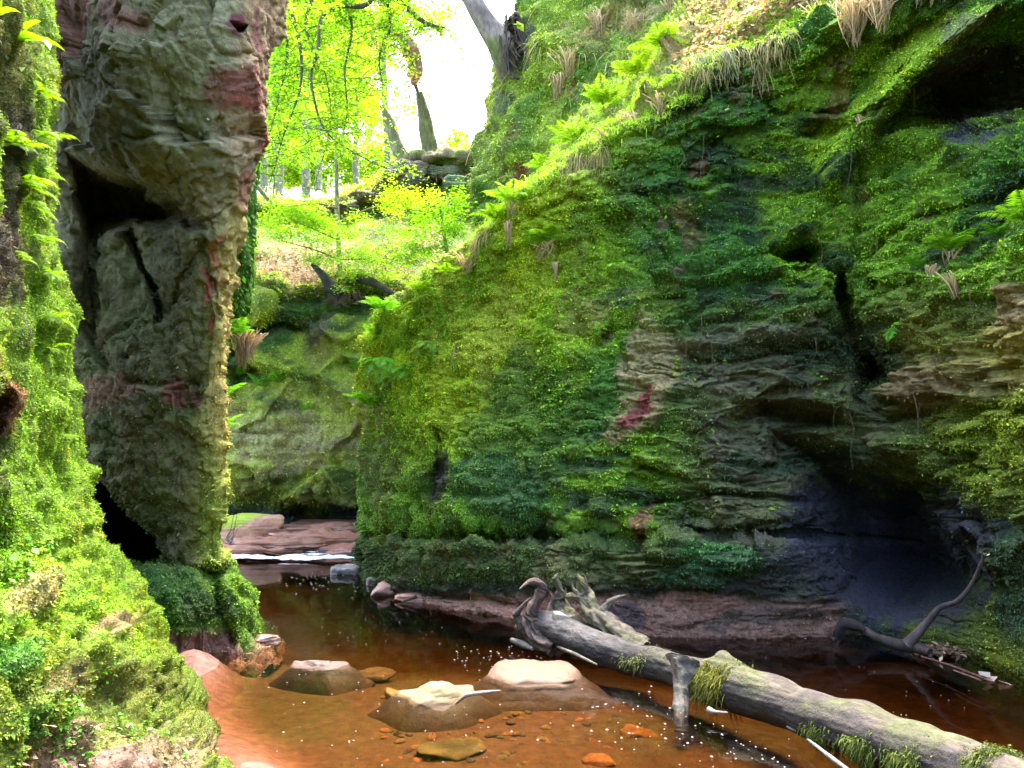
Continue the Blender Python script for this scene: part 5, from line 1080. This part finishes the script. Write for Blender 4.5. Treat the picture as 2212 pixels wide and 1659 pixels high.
# big beech rooted behind the left buttress, its twigs hanging into the gap
def beech():
    base = P(455, 470, 17.5); root = empty('beech_tree', base); tag(root, 'beech tree whose fine hanging twigs fill the gap beside the left buttress', 'tree')
    m = MB(); px_tube(m, [(455,480,17.5),(450,200,17.5),(470,-100,17),(520,-350,16.5)], [.35,.3,.26,.2], (.16, .15, .12), ns=20, rough=.1); under(m.build('trunk', M_BARK), root)
    r = np.random.default_rng(700); tips = []
    mains = [
        ([(500,-300,16.6),(640,-160,15.5),(800,-60,14.6),(905,40,14.2),(960,60,14.0)], [.12,.1,.07,.045,.015]),
        ([(830,-40,14.5),(790,10,14.2),(735,14,14.0),(695,38,13.9),(686,110,13.8),(672,160,13.8),(678,210,13.7),(692,262,13.7),(720,300,13.6),(775,335,13.6),(820,358,13.6),(862,372,13.6)], [.05,.05,.04,.035,.03,.027,.022,.018,.014,.011,.008,.004]),
        ([(520,-250,16.3),(590,-60,15.2),(640,60,14.6),(650,180,14.3),(610,300,14.0),(590,380,14.0)], [.08,.05,.035,.022,.012,.004]),
        ([(470,-50,17),(560,20,15.6),(620,90,15),(600,220,14.8),(570,330,14.6)], [.09,.045,.03,.018,.005]),
        ([(700,-150,15.2),(740,-20,14.6),(760,60,14.4),(745,150,14.3),(750,240,14.2),(735,310,14.2)], [.06,.035,.025,.018,.012,.004]),
        ([(760,-100,15),(830,-10,14.5),(842,60,14.3),(820,120,14.2),(826,190,14.2)], [.06,.04,.03,.02,.006]),
        ([(620,-170,15.6),(680,-50,15),(660,60,14.8),(700,150,14.6),(715,250,14.5),(700,330,14.5)], [.07,.04,.03,.018,.01,.004])]
    lf = MB(); tw = MB(); Q = []
    for pts, rd in mains:
        m = MB(); p = np.array([P(*q) for q in pts]); V, F, s = tube(p, rd, ns=10, per=6, rough=.12, seed=3); m.add(V, F, np.array((.07, .065, .05))); under(m.build('branch', M_BARK), root)
        nn = 16; cc = catmat(len(p), np.linspace(.6, len(p) - 1.01, nn)) @ p
        for k in range(nn):
            for _ in range(3):
                a = r.uniform(0, 2*pi); L = r.uniform(.5, 1.5); q = cc[k].copy(); dv = np.array([cos(a), sin(a) * .7, r.uniform(-.3, .35)]); P_ = [q.copy()]
                for i in range(6):
                    q = q + dv * L / 6; dv = dv + np.array([r.normal(0, .12), r.normal(0, .12), -.16]); P_.append(q.copy())
                P_ = np.array(P_)
                V, F, s = tube(P_, np.linspace(.008, .003, 7), ns=4, per=2); tw.add(V, F, np.array((.09, .09, .05)))
                t = r.random(46); i = np.minimum((t * 6).astype(int), 5); Q.append(P_[i] + (P_[i+1] - P_[i]) * (t * 6 - i)[:, None] + r.normal(0, .05, (46, 3)))
    Q = np.concatenate(Q); leaves(lf, Q, .06, LEAFC, r, .45, .62, .25)
    for k, (x, y, d, rx, ry, n) in enumerate([(800, 10, 14.6, 110, 50, 2600), (640, 40, 15.5, 90, 90, 3200), (610, 180, 15.5, 60, 100, 2400), (720, 120, 15.6, 90, 80, 2600), (920, 20, 14.6, 60, 34, 900), (760, 200, 15.6, 70, 70, 1200), (640, 300, 15.6, 70, 60, 1200), (985, 10, 14.4, 26, 16, 160)]):
        s = d / FPX; leafcloud(lf, P(x, y, d), (rx*s, .9, ry*s), int(n * 1.5), .062, LEAFC if k % 2 else LEAFG, 720 + k, clump=2.4)
    under(tw.build('twigs', M_BARK), root); under(lf.build('crown', M_LEAF, smooth=False), root)
beech()

# leaning dead trunk on the far bank, with its ragged brown upper part
def snag():
    pts = [(938,362,21.6),(930,330,21.6),(918,262,21.4),(905,200,21.2)]
    root = empty('dead_tree', P(938, 365, 21.6)); tag(root, 'broken leaning dead tree trunk standing against the white sky', 'dead tree')
    m = MB(); px_tube(m, pts, [.36,.24,.19,.10], (.13, .13, .06), ns=22, per=10, rough=.3); under(m.build('trunk', M_BARK), root)
    m = MB(); px_tube(m, [(908,220,21.2),(898,185,21),(888,160,20.8)], [.05,.06,.12], (.12, .1, .07), ns=10, per=10, rough=.3)
    px_tube(m, [(892,182,20.8),(898,150,20.8),(884,105,20.6),(868,78,20.5),(852,60,20.4),(842,20,20.3),(836,-20,20.2),(830,-150,20)], [.08,.20,.23,.20,.2,.22,.26,.3], (.24, .15, .10), ns=24, per=10, rough=.45); o = under(m.build('upper_trunk', M_BARK), root); o['label'] = 'ragged red brown upper trunk'
    m = MB(); px_tube(m, [(842,20,20.3),(862,10,20.2),(878,-20,20),(900,-80,19.8)], [.12,.18,.2,.2], (.05, .05, .055), ns=14, per=8, rough=.3); under(m.build('branch', M_BARK), root)
    lf = MB(); r = np.random.default_rng(740); q = np.array([P(r.normal(x, 9), r.normal(y, 12), 20.5 + r.normal(0, .15)) for x, y in [(890, 165), (884, 110), (865, 85), (850, 50), (820, 60), (815, 90)] for _ in range(130)])
    leaves(lf, q, .12, (.28, .17, .10), r, .8, .5, .4); under(lf.build('dead_leaves', M_DRY, smooth=False), root)
    m = MB(); 
    for k in range(14):
        a = r.uniform(-1, 1); px_tube(m, [(935, 352, 21.4), (935 + a*30, 362 + r.uniform(0, 10), 21.2), (935 + a*60, 375 + r.uniform(0, 20), 21.1)], [.09, .05, .015], (.16, .12, .08), ns=8, per=5, rough=.2)
    under(m.build('roots', M_BARK), root)
snag()
tree([(872, 348, 21.4), (855, 310, 21.3), (842, 265, 21.2), (824, 228, 21.1)], [.22, .17, .13, .05], [], 'short leaning mossy broken trunk left of the dead tree', (.15, .15, .08), seed=745, cat='dead tree', name='dead_tree', moss=(.18, .24, .05))
# bank stones and stump
for k, (px, py, d, sz, ca, lb) in enumerate([(880, 372, 21.2, (.7, .5, .42), (.16, .13, .10), 'big dark block under the dead tree'), (965, 372, 21.2, (.75, .5, .2), (.16, .17, .12), 'layered mossy ledge stone right of the dead tree'), (905, 398, 21.0, (.5, .4, .25), (.07, .06, .06), 'dark block standing in for the shaded hollow beneath the dead tree'), (800, 425, 21.0, (.6, .4, .16), (.16, .13, .09), 'low ledge stone at the left of the far bank'), (990, 400, 20.4, (.5, .4, .3), (.10, .15, .08), 'mossy stone against the upper cliff'), (735, 452, 20.6, (.5, .3, .12), (.09, .07, .06), 'small dark ledge stone behind the slim tree')]):  # the near-black block is added in place of a hollow's shade
    stone('rock', P(px, py, d), sz, .2, colmix(ca, tuple(c * 1.6 for c in ca), 2.5, 750 + k), lb, 'rock', 750 + k, m=M_ROCK, strata=.05, sink=.5, rough=.08)

# bent tree at the top of the upper cliff
tree([(1140, 210, 13.9), (1092, 110, 13.3), (1050, 52, 13.1), (1020, 0, 13.0), (990, -70, 13), (980, -300, 13)], [.34, .27, .19, .17, .16, .12], [(960, -330, 13, 160, 60, 120, 1200)], 'bent mossy tree trunk leaning over the top of the upper cliff', (.20, .16, .15), LEAFC, .09, 760, moss=(.14, .2, .05))
def root_mass():
    m = MB(); r = np.random.default_rng(765)
    for k in range(26):
        x0, y0 = 1096 + r.normal(0, 12), 80 + r.normal(0, 20); a = r.uniform(-.3, 1.0)
        px_tube(m, [(x0, y0, 13.25), (x0 + 22*a, y0 + r.uniform(-30, 40), 13.0), (x0 + 50*a, y0 + r.uniform(-50, 70), 12.95)], [.05, .03, .008], (.05, .038, .03), ns=8, per=5, rough=.3)
    o = m.build('tree_roots', M_BARK, origin=P(1090, 110, 13)); tag(o, 'tangled dark roots at the foot of the bent tree', 'roots')
    mb = MB(); q = P(1108, 52, 12.8) + np.random.default_rng(3).normal(0, .03, (2, 3)); leaves(mb, q, .2, (.16, .26, .06), r, .5, .6, .1); tag(mb.build('leafy_seedling', M_LEAF, smooth=False), 'single broad pale leaf seedling beside the bent tree', 'plant')
root_mass()

# young beech with level sprays of yellow leaves in front of the back slope
def sprays(mb, specs, c, size, seed, dens=1.0, tw=None):
    r = np.random.default_rng(seed)
    for (x, y, d, rx, ry, n) in specs:
        s = d / FPX; n = int(n * dens)
        # several thin fans per spray
        for f in range(4):
            cx_, cy_ = x + r.uniform(-.5, .5) * rx, y + r.uniform(-1, 1) * ry * .6; m = int(n * .42)
            u = r.normal(0, .42, m) * rx * .7; q = P(cx_, cy_, d + r.uniform(-.3, .3)) + np.stack([u * s, r.normal(0, .32, m), r.normal(0, .018, m) - np.abs(u) * s * .10 - .04 * fbm(np.stack([u*s*3, 0*u, 0*u+f], 1), 1, 2, seed)], 1)
            leaves(mb, q, size, np.array(c) * r.uniform(.85, 1.2), r, .22, .6, .2, .1)
def sapling():
    root = empty('young_beech_tree', P(734, 605, 16.2)); tag(root, 'young beech tree with level sprays of yellow leaves above the back wall', 'tree')
    m = MB(); px_tube(m, [(734,610,16.3),(732,540,16.4),(728,450,16.5),(727,350,16.6),(724,200,16.6)], [.06,.055,.05,.045,.03], (.26, .24, .16), ns=12, rough=.1); under(m.build('trunk', M_BARK), root)
    for bp in [[(732,520,16.4),(690,500,16),(620,470,15.6)], [(730,480,16.4),(800,450,15.8),(880,430,15.2)], [(732,560,16.3),(680,540,15.8),(610,520,15.6)], [(733,560,16.3),(790,560,15.8),(850,570,15.4)], [(728,450,16.4),(680,440,16),(600,450,15.6)]]:
        m = MB(); px_tube(m, bp, [.025,.016,.006], (.16, .14, .09), ns=6); under(m.build('branch', M_BARK), root)
    lf = MB()
    sprays(lf, [(610,455,15.6,60,10,520),(660,440,15.8,50,10,380),(650,470,15.6,80,12,700),(590,480,15.5,40,10,300),(700,485,15.8,70,14,560),(620,510,15.5,60,12,460),(680,520,15.6,60,10,420),(760,545,15.6,80,14,620),(700,560,15.6,50,10,320),(800,560,15.5,60,12,420),(830,590,15.4,50,8,260),(740,505,15.8,60,12,380),(770,470,15.8,50,10,220),(660,560,15.6,40,8,160),(770,590,15.5,50,8,240),(735,628,15.5,40,5,160),(840,500,15.2,50,12,300)], (.19, .37, .02), .05, 770)
    sprays(lf, [(880,430,15.0,70,10,520),(840,445,15.1,50,8,260),(920,425,15,40,7,220),(865,420,15,60,6,300)], (.25, .40, .03), .05, 771)
    under(lf.build('crown', M_LEAF, smooth=False), root)
    root = empty('young_beech_tree', P(960, 560, 12.4)); tag(root, 'young tree with green sprays behind the ridge of the big cliff', 'tree')
    m = MB(); px_tube(m, [(975,600,12.6),(965,540,12.6),(955,480,12.6),(950,440,12.6)], [.04,.035,.025,.01], (.16, .13, .09), ns=10); under(m.build('trunk', M_BARK), root)
    lf = MB(); sprays(lf, [(930,470,12.5,50,10,420),(970,450,12.5,50,10,420),(905,500,12.5,50,12,420),(960,495,12.3,50,12,460),(900,540,12.4,50,12,380),(945,530,12.2,50,10,300),(990,430,12.5,30,8,200),(870,560,12.6,36,10,220)], (.18, .38, .02), .05, 775); under(lf.build('crown', M_LEAF, smooth=False), root)
sapling()
def edge_stump():
    root = empty('tree_stump', P(738, 640, 15.8)); tag(root, 'dark leaning stem with a root ball on the lip of the back wall', 'stump')
    m = MB(); px_tube(m, [(676,572,15.9),(700,598,15.7),(716,622,15.6),(738,640,15.6)], [.05,.09,.12,.16], (.04, .035, .035), ns=16, rough=.2); under(m.build('stem', M_BARK), root)
    m = MB(); r = np.random.default_rng(780)
    for k in range(34):
        x = r.uniform(715, 775); px_tube(m, [(x, 628 + r.uniform(-6, 6), 15.6), (x + r.normal(0, 8), 642, 15.5), (x + r.normal(0, 14), 655 + r.uniform(-4, 10), 15.5)], [.04, .025, .006], (.09, .06, .045), ns=6, per=4)
    under(m.build('roots', M_BARK), root)
    m = MB(); px_tube(m, [(775,600,15.7),(810,612,15.4),(860,640,15.0)], [.09,.08,.05], (.05, .05, .03), ns=12, rough=.2); o = m.build('fallen_branch', M_BARK, origin=P(810, 615, 15.4)); tag(o, 'dark fallen branch on the lip of the back wall, right of the root ball', 'branch')
    m = MB(); px_tube(m, [(548,395,17),(575,425,17),(592,445,17)], [.06,.05,.04], (.14, .14, .08), ns=10); o = m.build('fallen_branch', M_BARK, origin=P(575, 425, 17)); tag(o, 'slanting bare branch beside the left buttress', 'branch')
    m = MB()
    for k in range(9):
        px_tube(m, [(488, 1165, 13.2), (496 + r.uniform(0, 8), 1160 + r.normal(0, 10), 13.1), (505 + r.uniform(0, 12), 1150 + r.normal(0, 20), 13.0)], [.012, .008, .003], (.14, .12, .11), ns=5, per=4)
    o = m.build('twigs', M_BARK, origin=P(490, 1165, 13.2)); tag(o, 'small bundle of bare twigs beside the far moss capped boulder', 'twigs')
edge_stump()
